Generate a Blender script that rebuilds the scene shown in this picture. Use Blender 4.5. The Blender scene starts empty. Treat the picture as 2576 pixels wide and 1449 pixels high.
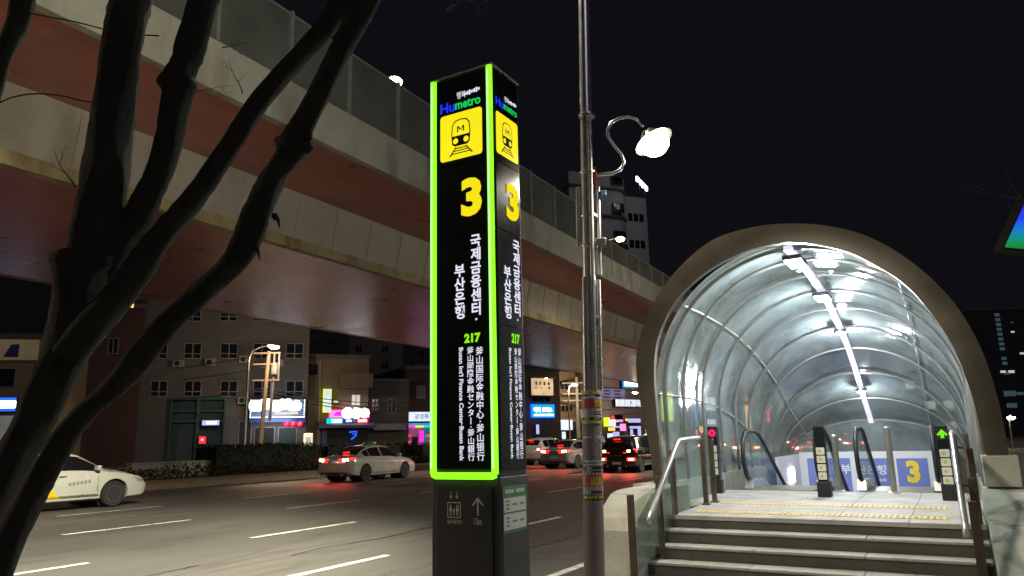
import bpy, bmesh, math, random
from mathutils import Vector, Matrix
random.seed(7)
R = math.radians
SC = bpy.context.scene
COL = SC.collection

# ------------------------------------------------------------------ frame
# street frame: local x runs along the road (S), local y across it to the far side (T)
CAM = Vector((0, 0, 1.6))
F_PX, PW, PH = 1860.0, 2576.0, 1449.0
PITCH, ROLL, AZ = R(11.6), R(1.2), R(30)
_f = Vector((0, math.cos(PITCH), math.sin(PITCH)))
_u0 = Vector((0, -math.sin(PITCH), math.cos(PITCH)))
_r = math.cos(ROLL) * Vector((1, 0, 0)) - math.sin(ROLL) * _u0
_u = math.sin(ROLL) * Vector((1, 0, 0)) + math.cos(ROLL) * _u0
S = Vector((math.sin(AZ), math.cos(AZ), 0))
T = Vector((-math.cos(AZ), math.sin(AZ), 0))
ZV = Vector((0, 0, 1))
RZ = math.pi / 2 - AZ


def ray(x, y):
    return (_f * F_PX + _r * (x - PW / 2) + _u * (PH / 2 - y)).normalized()


def W(s, t, z=0.0):
    return S * s + T * t + ZV * z


def st(p):
    return (p.dot(S), p.dot(T), p.z)


def at_z(x, y, z):
    d = ray(x, y)
    return st(CAM + d * ((z - CAM.z) / d.z))


def at_t(x, y, t):
    d = ray(x, y)
    return st(CAM + d * (t / d.dot(T)))


def at_s(x, y, s):
    d = ray(x, y)
    return st(CAM + d * (s / d.dot(S)))


def at_y(x, y, depth):
    d = ray(x, y)
    return CAM + d * (depth / d.y)


# ------------------------------------------------------------------ materials
def nt(name):
    m = bpy.data.materials.new(name)
    m.use_nodes = True
    n = m.node_tree
    n.nodes.clear()
    return m, n, n.nodes.new, n.links.new


def mat(name, col, rough=0.6, metal=0.0, var=0.18, scale=2.5, bump=0.0, bscale=30.0, spec=0.5, stain=None, clear=0.0):
    m, t, N, L = nt(name)
    out = N('ShaderNodeOutputMaterial'); b = N('ShaderNodeBsdfPrincipled')
    L(b.outputs[0], out.inputs[0])
    b.inputs['Roughness'].default_value = rough
    b.inputs['Metallic'].default_value = metal
    b.inputs['Specular IOR Level'].default_value = spec
    b.inputs['Coat Weight'].default_value = clear
    tc = N('ShaderNodeTexCoord')
    no = N('ShaderNodeTexNoise'); no.inputs['Scale'].default_value = scale; no.inputs['Detail'].default_value = 6
    no.inputs['Roughness'].default_value = 0.65
    L(tc.outputs['Object'], no.inputs['Vector'])
    rp = N('ShaderNodeValToRGB')
    c = Vector(col[:3])
    a = c * (1 - var); d = c * (1 + var)
    rp.color_ramp.elements[0].position = 0.3; rp.color_ramp.elements[1].position = 0.7
    rp.color_ramp.elements[0].color = (*a, 1); rp.color_ramp.elements[1].color = (*[min(1, v) for v in d], 1)
    L(no.outputs[0], rp.inputs[0])
    src = rp.outputs[0]
    if stain:
        sc_, scol, amt = stain
        n2 = N('ShaderNodeTexNoise'); n2.inputs['Scale'].default_value = sc_; n2.inputs['Detail'].default_value = 8
        mp = N('ShaderNodeMapping'); mp.inputs['Scale'].default_value = (1, 1, 0.25)
        L(tc.outputs['Object'], mp.inputs[0]); L(mp.outputs[0], n2.inputs['Vector'])
        r2 = N('ShaderNodeValToRGB'); r2.color_ramp.elements[0].position = 0.5; r2.color_ramp.elements[1].position = 0.72
        r2.color_ramp.elements[1].color = (amt, amt, amt, 1)
        L(n2.outputs[0], r2.inputs[0])
        mx = N('ShaderNodeMix'); mx.data_type = 'RGBA'
        L(r2.outputs[0], mx.inputs[0]); L(src, mx.inputs[6]); mx.inputs[7].default_value = (*scol, 1)
        src = mx.outputs[2]
    L(src, b.inputs['Base Color'])
    rr = N('ShaderNodeMapRange'); rr.inputs['To Min'].default_value = max(0, rough - 0.12); rr.inputs['To Max'].default_value = min(1, rough + 0.12)
    L(no.outputs[0], rr.inputs[0]); L(rr.outputs[0], b.inputs['Roughness'])
    if bump:
        nb = N('ShaderNodeTexNoise'); nb.inputs['Scale'].default_value = bscale; nb.inputs['Detail'].default_value = 8
        L(tc.outputs['Object'], nb.inputs['Vector'])
        bp = N('ShaderNodeBump'); bp.inputs['Strength'].default_value = bump; bp.inputs['Distance'].default_value = 0.02
        L(nb.outputs[0], bp.inputs['Height']); L(bp.outputs[0], b.inputs['Normal'])
    return m


def emit(name, col, k=1.0):
    m, t, N, L = nt(name)
    out = N('ShaderNodeOutputMaterial'); e = N('ShaderNodeEmission')
    e.inputs[0].default_value = (*col, 1); e.inputs[1].default_value = k
    L(e.outputs[0], out.inputs[0])
    return m


def emit_face(name, col, k=1.0, scale=3.0, lo=0.55):
    """a lit sign face: the lamps behind it light it unevenly"""
    m, t, N, L = nt(name)
    out = N('ShaderNodeOutputMaterial'); e = N('ShaderNodeEmission'); g = N('ShaderNodeBsdfPrincipled'); ad = N('ShaderNodeAddShader')
    g.inputs['Base Color'].default_value = (*[c * 0.3 for c in col], 1); g.inputs['Roughness'].default_value = 0.3
    tc = N('ShaderNodeTexCoord'); no = N('ShaderNodeTexNoise'); no.inputs['Scale'].default_value = scale
    L(tc.outputs['Object'], no.inputs['Vector'])
    mr = N('ShaderNodeMapRange'); mr.inputs['From Min'].default_value = 0.3; mr.inputs['From Max'].default_value = 0.7
    mr.inputs['To Min'].default_value = k * lo; mr.inputs['To Max'].default_value = k
    L(no.outputs[0], mr.inputs[0]); L(mr.outputs[0], e.inputs[1]); e.inputs[0].default_value = (*col, 1)
    L(e.outputs[0], ad.inputs[0]); L(g.outputs[0], ad.inputs[1]); L(ad.outputs[0], out.inputs[0])
    return m


def glassmat(name, tint=(0.7, 0.78, 0.76), dust=0.25, dustcol=(0.45, 0.5, 0.5), gloss_ior=1.45, dust_scale=0.6):
    m, t, N, L = nt(name)
    out = N('ShaderNodeOutputMaterial')
    tr = N('ShaderNodeBsdfTransparent'); tr.inputs[0].default_value = (*tint, 1)
    df = N('ShaderNodeBsdfDiffuse'); df.inputs[0].default_value = (*dustcol, 1)
    tl = N('ShaderNodeBsdfTranslucent'); tl.inputs[0].default_value = (*dustcol, 1)
    gl = N('ShaderNodeBsdfGlossy'); gl.inputs['Roughness'].default_value = 0.08; gl.inputs[0].default_value = (0.9, 0.95, 0.95, 1)
    m1 = N('ShaderNodeMixShader'); m1.inputs[0].default_value = 0.5
    L(df.outputs[0], m1.inputs[1]); L(tl.outputs[0], m1.inputs[2])
    m2 = N('ShaderNodeMixShader'); L(tr.outputs[0], m2.inputs[1]); L(m1.outputs[0], m2.inputs[2])
    tc = N('ShaderNodeTexCoord'); no = N('ShaderNodeTexNoise'); no.inputs['Scale'].default_value = dust_scale
    no.inputs['Detail'].default_value = 7; no.inputs['Roughness'].default_value = 0.6; no.inputs['Distortion'].default_value = 0.8
    L(tc.outputs['Object'], no.inputs['Vector'])
    mr = N('ShaderNodeMapRange'); mr.inputs['From Min'].default_value = 0.3; mr.inputs['From Max'].default_value = 0.72
    mr.inputs['To Min'].default_value = dust * 0.5; mr.inputs['To Max'].default_value = min(1, dust * 1.5)
    L(no.outputs[0], mr.inputs[0]); L(mr.outputs[0], m2.inputs[0])
    lw = N('ShaderNodeLayerWeight'); lw.inputs[0].default_value = 0.5
    pw_ = N('ShaderNodeMath'); pw_.operation = 'POWER'; pw_.inputs[1].default_value = 3.5
    fr = N('ShaderNodeMapRange'); fr.inputs['To Min'].default_value = 0.065; fr.inputs['To Max'].default_value = gloss_ior - 1
    L(lw.outputs[1], pw_.inputs[0]); L(pw_.outputs[0], fr.inputs[0])
    bw = N('ShaderNodeTexNoise'); bw.inputs['Scale'].default_value = 1.3; L(tc.outputs['Object'], bw.inputs['Vector'])
    bp = N('ShaderNodeBump'); bp.inputs['Strength'].default_value = 0.35; bp.inputs['Distance'].default_value = 0.05
    L(bw.outputs[0], bp.inputs['Height']); L(bp.outputs[0], gl.inputs['Normal'])
    m3 = N('ShaderNodeMixShader'); L(fr.outputs[0], m3.inputs[0]); L(m2.outputs[0], m3.inputs[1]); L(gl.outputs[0], m3.inputs[2])
    L(m3.outputs[0], out.inputs[0])
    return m


def asphalt():
    m, t, N, L = nt('asphalt')
    out = N('ShaderNodeOutputMaterial'); b = N('ShaderNodeBsdfPrincipled'); L(b.outputs[0], out.inputs[0])
    tc = N('ShaderNodeTexCoord')

    def noise(sc, det=6, stretch=(1, 1, 1)):
        mp = N('ShaderNodeMapping'); mp.inputs['Scale'].default_value = stretch
        n = N('ShaderNodeTexNoise'); n.inputs['Scale'].default_value = sc; n.inputs['Detail'].default_value = det
        L(tc.outputs['Object'], mp.inputs[0]); L(mp.outputs[0], n.inputs['Vector'])
        return n.outputs[0]
    a = noise(0.25, 5, (0.35, 1, 1)); g = noise(60, 4); c = noise(0.5, 8, (0.15, 1.6, 1))
    r1 = N('ShaderNodeValToRGB'); r1.color_ramp.elements[0].position = 0.32; r1.color_ramp.elements[1].position = 0.68
    r1.color_ramp.elements[0].color = (0.060, 0.058, 0.054, 1); r1.color_ramp.elements[1].color = (0.115, 0.110, 0.100, 1)
    L(a, r1.inputs[0])
    m1 = N('ShaderNodeMix'); m1.data_type = 'RGBA'; m1.blend_type = 'MULTIPLY'; m1.inputs[0].default_value = 0.7
    r2 = N('ShaderNodeValToRGB'); r2.color_ramp.elements[0].position = 0.25; r2.color_ramp.elements[1].position = 0.6
    r2.color_ramp.elements[0].color = (0.45, 0.45, 0.45, 1)
    L(g, r2.inputs[0]); L(r1.outputs[0], m1.inputs[6]); L(r2.outputs[0], m1.inputs[7])
    # tar seams running along the lanes
    r3 = N('ShaderNodeValToRGB'); r3.color_ramp.elements[0].position = 0.485; r3.color_ramp.elements[1].position = 0.5
    e = r3.color_ramp.elements.new(0.515); r3.color_ramp.elements[0].color = (1, 1, 1, 1); r3.color_ramp.elements[1].color = (0.45, 0.45, 0.45, 1); e.color = (1, 1, 1, 1)
    L(c, r3.inputs[0])
    m2 = N('ShaderNodeMix'); m2.data_type = 'RGBA'; m2.blend_type = 'MULTIPLY'; m2.inputs[0].default_value = 0.6
    L(m1.outputs[2], m2.inputs[6]); L(r3.outputs[0], m2.inputs[7]); L(m2.outputs[2], b.inputs['Base Color'])
    mr = N('ShaderNodeMapRange'); mr.inputs['To Min'].default_value = 0.45; mr.inputs['To Max'].default_value = 0.8
    L(a, mr.inputs[0]); L(mr.outputs[0], b.inputs['Roughness'])
    bp = N('ShaderNodeBump'); bp.inputs['Strength'].default_value = 0.5; bp.inputs['Distance'].default_value = 0.01
    L(g, bp.inputs['Height']); L(bp.outputs[0], b.inputs['Normal'])
    return m


def bark():
    m, t, N, L = nt('bark')
    out = N('ShaderNodeOutputMaterial'); b = N('ShaderNodeBsdfPrincipled'); L(b.outputs[0], out.inputs[0])
    tc = N('ShaderNodeTexCoord')
    mp = N('ShaderNodeMapping'); mp.inputs['Scale'].default_value = (1, 1, 0.3)
    n = N('ShaderNodeTexNoise'); n.inputs['Scale'].default_value = 22; n.inputs['Detail'].default_value = 8; n.inputs['Roughness'].default_value = 0.7
    L(tc.outputs['Object'], mp.inputs[0]); L(mp.outputs[0], n.inputs['Vector'])
    n2 = N('ShaderNodeTexNoise'); n2.inputs['Scale'].default_value = 3; n2.inputs['Detail'].default_value = 4; L(tc.outputs['Object'], n2.inputs['Vector'])
    r = N('ShaderNodeValToRGB'); r.color_ramp.elements[0].color = (0.011, 0.0105, 0.007, 1); r.color_ramp.elements[1].color = (0.038, 0.036, 0.023, 1)
    r.color_ramp.elements[0].position = 0.35; r.color_ramp.elements[1].position = 0.7
    L(n.outputs[0], r.inputs[0])
    mx = N('ShaderNodeMix'); mx.data_type = 'RGBA'; mx.inputs[7].default_value = (0.032, 0.038, 0.014, 1)
    r2 = N('ShaderNodeValToRGB'); r2.color_ramp.elements[0].position = 0.5; r2.color_ramp.elements[1].position = 0.7
    r2.color_ramp.elements[1].color = (0.7, 0.7, 0.7, 1)
    L(n2.outputs[0], r2.inputs[0]); L(r2.outputs[0], mx.inputs[0]); L(r.outputs[0], mx.inputs[6])
    L(mx.outputs[2], b.inputs['Base Color']); b.inputs['Roughness'].default_value = 0.9
    bp = N('ShaderNodeBump'); bp.inputs['Strength'].default_value = 0.9; bp.inputs['Distance'].default_value = 0.02
    L(n.outputs[0], bp.inputs['Height']); L(bp.outputs[0], b.inputs['Normal'])
    return m


def granite(name, col, slab=None):
    m, t, N, L = nt(name)
    out = N('ShaderNodeOutputMaterial'); b = N('ShaderNodeBsdfPrincipled'); L(b.outputs[0], out.inputs[0])
    tc = N('ShaderNodeTexCoord')
    n = N('ShaderNodeTexNoise'); n.inputs['Scale'].default_value = 130; n.inputs['Detail'].default_value = 3
    n2 = N('ShaderNodeTexNoise'); n2.inputs['Scale'].default_value = 2.2; n2.inputs['Detail'].default_value = 7
    L(tc.outputs['Object'], n.inputs['Vector']); L(tc.outputs['Object'], n2.inputs['Vector'])
    r = N('ShaderNodeValToRGB'); r.color_ramp.elements[0].position = 0.35; r.color_ramp.elements[1].position = 0.65
    c = Vector(col); r.color_ramp.elements[0].color = (*(c * 0.72), 1); r.color_ramp.elements[1].color = (*(c * 1.2), 1)
    L(n.outputs[0], r.inputs[0])
    r2 = N('ShaderNodeValToRGB'); r2.color_ramp.elements[0].position = 0.3; r2.color_ramp.elements[1].position = 0.62
    r2.color_ramp.elements[0].color = (0.62, 0.60, 0.55, 1)
    L(n2.outputs[0], r2.inputs[0])
    mx = N('ShaderNodeMix'); mx.data_type = 'RGBA'; mx.blend_type = 'MULTIPLY'; mx.inputs[0].default_value = 0.8
    L(r.outputs[0], mx.inputs[6]); L(r2.outputs[0], mx.inputs[7])
    L(mx.outputs[2], b.inputs['Base Color']); b.inputs['Roughness'].default_value = 0.7
    bp = N('ShaderNodeBump'); bp.inputs['Strength'].default_value = 0.25; bp.inputs['Distance'].default_value = 0.005
    L(n.outputs[0], bp.inputs['Height']); L(bp.outputs[0], b.inputs['Normal'])
    return m


M = {}
M['asphalt'] = asphalt()
M['ground'] = mat('ground_soil', (0.06, 0.055, 0.05), 0.9)
M['paving'] = granite('pavement_stone', (0.26, 0.25, 0.22))
M['redpave'] = mat('red_brick_paving', (0.16, 0.08, 0.06), 0.8, bump=0.3)
M['paint'] = mat('road_paint', (0.62, 0.62, 0.56), 0.6, var=0.3, scale=9, stain=(5, (0.14, 0.13, 0.12), 0.8))
M['kerb'] = mat('kerb_concrete', (0.30, 0.235, 0.165), 0.8, bump=0.3, stain=(1.2, (0.14, 0.12, 0.09), 0.7))
M['granite'] = granite('light_granite', (0.46, 0.45, 0.39))
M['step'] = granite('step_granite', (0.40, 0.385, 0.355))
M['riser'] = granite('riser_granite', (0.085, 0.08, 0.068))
M['tactile'] = mat('tactile_yellow', (0.56, 0.42, 0.19), 0.6, var=0.25, scale=14)
M['conc'] = mat('parapet_concrete', (0.40, 0.385, 0.32), 0.8, var=0.14, scale=0.8, bump=0.2, stain=(0.9, (0.15, 0.13, 0.10), 0.75))
M['soffit'] = mat('red_oxide_paint', (0.48, 0.155, 0.125), 0.30, var=0.22, scale=0.45, bump=0.4, bscale=2.2, spec=0.6, stain=(0.35, (0.30, 0.13, 0.105), 0.7))
M['web'] = mat('girder_grey_paint', (0.43, 0.39, 0.34), 0.55, var=0.15, scale=0.5, bump=0.2, bscale=3, stain=(0.9, (0.22, 0.17, 0.10), 0.7))
M['flange'] = mat('girder_flange_paint', (0.40, 0.33, 0.17), 0.55, var=0.25, scale=0.9, stain=(1.5, (0.16, 0.10, 0.05), 0.8))
M['barrier'] = mat('noise_panel', (0.11, 0.118, 0.108), 0.4, var=0.25, scale=0.6)
M['barpost'] = mat('barrier_post_steel', (0.30, 0.30, 0.27), 0.5, 0.3)
M['bark'] = bark()
M['black'] = mat('black_panel', (0.012, 0.013, 0.014), 0.16, var=0.3, scale=1.2)
M['totem'] = mat('dark_grey_powder_coat', (0.042, 0.043, 0.046), 0.42, var=0.15)
M['totem2'] = mat('charcoal_sheet', (0.028, 0.028, 0.029), 0.38, var=0.15)
M['gap'] = mat('joint_black', (0.006, 0.006, 0.006), 0.8)
M['steel'] = mat('brushed_stainless', (0.72, 0.71, 0.68), 0.30, 0.85, var=0.05, scale=3)
M['steel2'] = mat('worn_stainless', (0.46, 0.44, 0.38), 0.34, 0.9, var=0.12, scale=3)
M['brownsteel'] = mat('bronze_steel', (0.17, 0.13, 0.10), 0.42, 0.8, var=0.2)
M['ring'] = mat('portal_ring_steel', (0.105, 0.092, 0.070), 0.40, 0.65, var=0.25, scale=1.2, bump=0.15, bscale=2.5)
M['rib'] = mat('rib_steel', (0.24, 0.25, 0.24), 0.4, 0.6)
M['wrap'] = mat('pole_cover_grey', (0.22, 0.19, 0.19), 0.75, var=0.2, bump=0.6, bscale=90)
M['wrap2'] = mat('pole_cover_brown', (0.21, 0.165, 0.15), 0.75, var=0.2, bump=0.6, bscale=90)
M['rubber'] = mat('black_rubber', (0.012, 0.012, 0.012), 0.5)
M['tyre'] = mat('tyre', (0.02, 0.02, 0.02), 0.85)
M['rim'] = mat('alloy', (0.55, 0.55, 0.56), 0.3, 0.9)
M['glass_dark'] = mat('car_glass', (0.008, 0.008, 0.010), 0.06, spec=0.8, var=0.1)
M['win_dark'] = mat('window_glass', (0.012, 0.014, 0.017), 0.12, var=0.3)
M['frame'] = mat('window_frame', (0.24, 0.235, 0.22), 0.5)
M['white'] = mat('white_plastic', (0.75, 0.75, 0.74), 0.4, var=0.05)
M['vault'] = glassmat('dusty_vault_glass', tint=(.74, .82, .80), dust=.55, dustcol=(.50, .61, .62), gloss_ior=1.5, dust_scale=.9)
M['railglass'] = glassmat('rail_glass', tint=(.82, .88, .86), dust=0.10, dustcol=(0.4, 0.45, 0.42), gloss_ior=1.2)
M['g_green'] = emit('green_led', (0.20, 1.0, 0.012), 2.0)
M['g_core'] = emit('green_led_core', (0.55, 1.0, 0.42), 1.25)
M['y_sign'] = emit_face('yellow_sign_face', (0.96, 0.83, 0.012), 1.05, 4, 0.9)
M['y_num'] = emit('yellow_numeral', (0.95, 0.78, 0.01), 1.0)
M['w_text'] = emit('white_lettering', (0.86, 0.86, 1.0), 0.95)
M['g_text'] = emit('lime_lettering', (0.30, 0.92, 0.01), 1.0)
M['b_text'] = emit('blue_lettering', (0.012, 0.04, 0.95), 1.0)
M['gr_text'] = emit('green_lettering', (0.01, 0.62, 0.10), 1.0)
M['print'] = mat('pale_print', (0.62, 0.62, 0.58), 0.6, var=0.05)
M['grey_print'] = mat('grey_print', (0.20, 0.20, 0.20), 0.6, var=0.1)
M['lampglow'] = emit('lamp_globe', (1.0, 0.90, 0.68), 22.0)
M['fluor'] = emit('led_panel', (0.95, 0.97, 1.0), 14.0)
M['beam'] = emit_face('lavender_light_beam', (0.80, 0.78, 1.0), 1.25, 3.0, .7)
M['sodium'] = emit('sodium_lens', (1.0, 0.86, 0.34), 30.0)
M['warm'] = emit('warm_lens', (1.0, 0.80, 0.60), 26.0)
M['tail'] = emit('tail_lamp', (1.0, 0.010, 0.008), 8.0)
M['tailcore'] = emit('tail_lamp_core', (1.0, 0.50, 0.25), 16.0)
M['red_led'] = emit('red_led', (1.0, 0.01, 0.10), 2.2)
M['green_led2'] = emit('green_arrow_led', (0.25, 0.95, 0.02), 0.9)
M['plate_y'] = mat('yellow_plate', (0.80, 0.50, 0.02), 0.4, var=0.05)
M['plate_g'] = mat('pale_green_plate', (0.45, 0.55, 0.45), 0.4, var=0.05)


# ------------------------------------------------------------------ mesh builder
class MB:
    def __init__(self):
        self.v = []; self.f = []

    def add(self, vs, fs):
        o = len(self.v)
        self.v += [tuple(p) for p in vs]
        self.f += [tuple(i + o for i in f) for f in fs]
        return self

    def box(self, x0, x1, y0, y1, z0, z1):
        vs = [(x, y, z) for z in (z0, z1) for y in (y0, y1) for x in (x0, x1)]
        return self.add(vs, [(0, 2, 3, 1), (4, 5, 7, 6), (0, 1, 5, 4), (2, 6, 7, 3), (0, 4, 6, 2), (1, 3, 7, 5)])

    def obox(self, c, a, b, d):
        """box from centre and three half-axis vectors"""
        c = Vector(c); a = Vector(a); b = Vector(b); d = Vector(d)
        vs = [c + a * i + b * j + d * k for k in (-1, 1) for j in (-1, 1) for i in (-1, 1)]
        return self.add(vs, [(0, 2, 3, 1), (4, 5, 7, 6), (0, 1, 5, 4), (2, 6, 7, 3), (0, 4, 6, 2), (1, 3, 7, 5)])

    def quad(self, a, b, c, d):
        return self.add([a, b, c, d], [(0, 1, 2, 3)])

    def poly(self, pts):
        return self.add(pts, [tuple(range(len(pts)))])

    def extrude(self, pts, off):
        n = len(pts); off = Vector(off)
        vs = [Vector(p) for p in pts] + [Vector(p) + off for p in pts]
        fs = [tuple(range(n))[::-1], tuple(range(n, 2 * n))] + [(i, (i + 1) % n, n + (i + 1) % n, n + i) for i in range(n)]
        return self.add(vs, fs)

    def tube(self, pts, r, n=10, cap=True):
        pts = [Vector(p) for p in pts]
        rs = r if isinstance(r, (list, tuple)) else [r] * len(pts)
        rings = []
        prev = None
        for i, p in enumerate(pts):
            d = (pts[min(i + 1, len(pts) - 1)] - pts[max(i - 1, 0)]).normalized()
            if prev is None:
                a = d.orthogonal().normalized()
            else:
                a = (prev - d * prev.dot(d)).normalized()
            prev = a
            b = d.cross(a)
            rings.append([p + (a * math.cos(2 * math.pi * k / n) + b * math.sin(2 * math.pi * k / n)) * rs[i] for k in range(n)])
        vs = [q for ri in rings for q in ri]; fs = []
        for i in range(len(pts) - 1):
            for k in range(n):
                fs.append((i * n + k, i * n + (k + 1) % n, (i + 1) * n + (k + 1) % n, (i + 1) * n + k))
        if cap:
            fs.append(tuple(range(n))[::-1]); fs.append(tuple((len(pts) - 1) * n + k for k in range(n)))
        return self.add(vs, fs)

    def lathe(self, prof, c=(0, 0, 0), ax=(0, 0, 1), n=20):
        c = Vector(c); ax = Vector(ax).normalized(); a = ax.orthogonal().normalized(); b = ax.cross(a)
        vs = []; fs = []
        for r_, h in prof:
            for k in range(n):
                q = 2 * math.pi * k / n
                vs.append(c + ax * h + (a * math.cos(q) + b * math.sin(q)) * max(r_, 1e-4))
        for i in range(len(prof) - 1):
            for k in range(n):
                fs.append((i * n + k, i * n + (k + 1) % n, (i + 1) * n + (k + 1) % n, (i + 1) * n + k))
        fs.append(tuple(range(n))[::-1]); fs.append(tuple((len(prof) - 1) * n + k for k in range(n)))
        return self.add(vs, fs)

    def build(self, name, m, parent=None, loc=None, rz=None, smooth=False, bevel=0, recalc=True):
        me = bpy.data.meshes.new(name)
        me.from_pydata(self.v, [], self.f)
        if recalc:
            bm = bmesh.new(); bm.from_mesh(me)
            bmesh.ops.recalc_face_normals(bm, faces=bm.faces)
            bm.to_mesh(me); bm.free()
        if smooth:
            me.polygons.foreach_set('use_smooth', [True] * len(me.polygons))
            if smooth != 'all':
                me.set_sharp_from_angle(angle=R(40))
        me.materials.append(M[m] if isinstance(m, str) else m)
        me.update()
        o = bpy.data.objects.new(name, me); COL.objects.link(o)
        if parent: o.parent = parent
        if loc is not None: o.location = loc
        if rz is not None: o.rotation_euler = (0, 0, rz)
        if bevel:
            b = o.modifiers.new('bevel', 'BEVEL'); b.width = bevel; b.segments = 2; b.limit_method = 'ANGLE'; b.angle_limit = R(40)
        return o


def tag(o, label=None, cat=None, group=None, kind=None):
    if label: o['label'] = label
    if cat: o['category'] = cat
    if group: o['group'] = group
    if kind: o['kind'] = kind
    return o


def thing(name, label, cat, loc, rz=RZ, group=None):
    o = bpy.data.objects.new(name, None); COL.objects.link(o)
    o.empty_display_size = 0.2
    o.location = loc; o.rotation_euler = (0, 0, rz)
    return tag(o, label, cat, group)


def copy_tree(o, parent=None):
    c = o.copy(); COL.objects.link(c)
    if parent: c.parent = parent
    for ch in list(o.children):
        copy_tree(ch, c)
    return c


def structure(name, mb, m, **k):
    o = mb.build(name, m, loc=(0, 0, 0), rz=RZ, **k)
    o['kind'] = 'structure'
    return o


def area_lamp(name, loc, power, col, size=0.3, direction=(0, 0, -1), spread=math.pi, parent=None):
    l = bpy.data.lights.new(name, 'AREA'); l.shape = 'DISK'; l.size = size; l.energy = power; l.color = col; l.spread = spread
    o = bpy.data.objects.new(name, l); COL.objects.link(o)
    o.location = loc; o.rotation_euler = Vector(direction).to_track_quat('-Z', 'Y').to_euler()
    return o


def point_lamp(name, loc, power, col, r=0.15):
    l = bpy.data.lights.new(name, 'POINT'); l.energy = power; l.color = col; l.shadow_soft_size = r
    o = bpy.data.objects.new(name, l); COL.objects.link(o); o.location = loc
    return o


# ------------------------------------------------------------------ lettering
_gc = {}


def glyph(s, bold=0.0, ext=0.0):
    key = (s, bold)
    if key not in _gc:
        cu = bpy.data.curves.new('glyph', 'FONT'); cu.body = s; cu.size = 1.0; cu.offset = bold; cu.resolution_u = 3
        o = bpy.data.objects.new('glyph', cu); COL.objects.link(o)
        bpy.context.view_layer.update()
        dg = bpy.context.evaluated_depsgraph_get()
        me = o.evaluated_get(dg).to_mesh()
        vs = [tuple(v.co) for v in me.vertices]; fs = [tuple(p.vertices) for p in me.polygons]
        o.evaluated_get(dg).to_mesh_clear()
        bpy.data.objects.remove(o); bpy.data.curves.remove(cu)
        _gc[key] = (vs, fs)
    return _gc[key]


def put_text(mb, s, o, r, u, w=None, h=None, bold=0.0, align='c', em=None):
    """lay a line of text on a plane: o = centre, r = reading direction, u = up"""
    vs, fs = glyph(s, bold)
    if not vs: return
    x0 = min(v[0] for v in vs); x1 = max(v[0] for v in vs); y0 = min(v[1] for v in vs); y1 = max(v[1] for v in vs)
    o = Vector(o); r = Vector(r).normalized(); u = Vector(u).normalized(); n = r.cross(u)
    if em:
        kx = ky = em; cx = (x0 + x1) / 2; cy = 0.34
    else:
        kx = w / (x1 - x0) if w else None; ky = h / (y1 - y0) if h else None
        kx = kx or ky; ky = ky or kx
        cx = (x0 + x1) / 2; cy = (y0 + y1) / 2
    mb.add([o + r * ((v[0] - cx) * kx) + u * ((v[1] - cy) * ky) for v in vs], fs)


def put_column(mb, s, o, r, u, em, pitch, bold=0.0, wide=1.0):
    o = Vector(o); r = Vector(r).normalized(); u = Vector(u).normalized()
    y = 0.0
    for ch in s:
        if ch in '·.':
            n = r.cross(u)
            c = o - u * (y + pitch * 0.25)
            a = em * 0.07
            mb.poly([c - r * a - u * a, c + r * a - u * a, c + r * a + u * a, c - r * a + u * a])
            y += pitch * 0.5; continue
        c = o - u * (y + pitch * 0.5)
        if ch == 'ー':
            a = em * 0.06
            mb.poly([c - r * a - u * em * .42, c + r * a - u * em * .42, c + r * a + u * em * .42, c - r * a + u * em * .42])
        else:
            vs, fs = glyph(ch, bold)
            x0 = min(v[0] for v in vs); x1 = max(v[0] for v in vs); cx = (x0 + x1) / 2
            mb.add([c + r * ((v[0] - cx) * em * wide) + u * ((v[1] - 0.36) * em) for v in vs], fs)
        y += pitch
    return y


def rrect(w, h, r, n=5):
    p = []
    for cx, cy, a0 in ((w / 2 - r, h / 2 - r, 0), (-w / 2 + r, h / 2 - r, 90), (-w / 2 + r, -h / 2 + r, 180), (w / 2 - r, -h / 2 + r, 270)):
        for k in range(n + 1):
            a = R(a0 + 90 * k / n); p.append((cx + r * math.cos(a), cy + r * math.sin(a)))
    return p


def flat(mb, pts, o, r, u, lift=0.0):
    o = Vector(o); r = Vector(r).normalized(); u = Vector(u).normalized(); n = r.cross(u)
    mb.poly([o + r * x + u * y + n * lift for x, y in pts])


def circle(r_, n=20, cx=0, cy=0):
    return [(cx + r_ * math.cos(2 * math.pi * k / n), cy + r_ * math.sin(2 * math.pi * k / n)) for k in range(n)]


# ================================================================== SETTING
g = MB(); g.quad((-700, -700, -0.06), (900, -700, -0.06), (900, 900, -0.06), (-700, 900, -0.06)); structure('ground', g, 'ground', recalc=False)
g = MB(); g.quad((-90, 3.5, 0), (420, 3.5, 0), (420, 47, 0), (-90, 47, 0)); structure('road', g, 'asphalt', recalc=False)
g = MB(); g.box(-60, 260, -14, 3.4, -0.05, 0.10); structure('near_pavement', g, 'paving')
g = MB(); g.box(-60, 260, 3.4, 3.58, -0.05, 0.115); structure('near_kerb', g, 'kerb', bevel=0.02)
g = MB(); g.box(-90, 300, 47, 140, -0.05, 0.12); structure('far_pavement', g, 'paving')
# median: sloped concrete kerb with a planted bed behind it
g = MB()
g.extrude([(-90, 26.6, -0.04), (-90, 26.6, 0.20), (-90, 26.85, 0.30), (-90, 27.5, 0.33), (-90, 27.5, -0.04)], (400, 0, 0))
g.extrude([(-90, 31.8, -0.04), (-90, 31.8, 0.33), (-90, 32.2, 0.2), (-90, 32.2, -0.04)], (400, 0, 0))
structure('median_kerb', g, 'kerb')
g = MB(); g.box(-90, 310, 27.5, 31.8, -0.04, 0.27); structure('median_bed', g, 'ground')

# painted lane lines
g = MB()
rl = random.Random(3)


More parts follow.
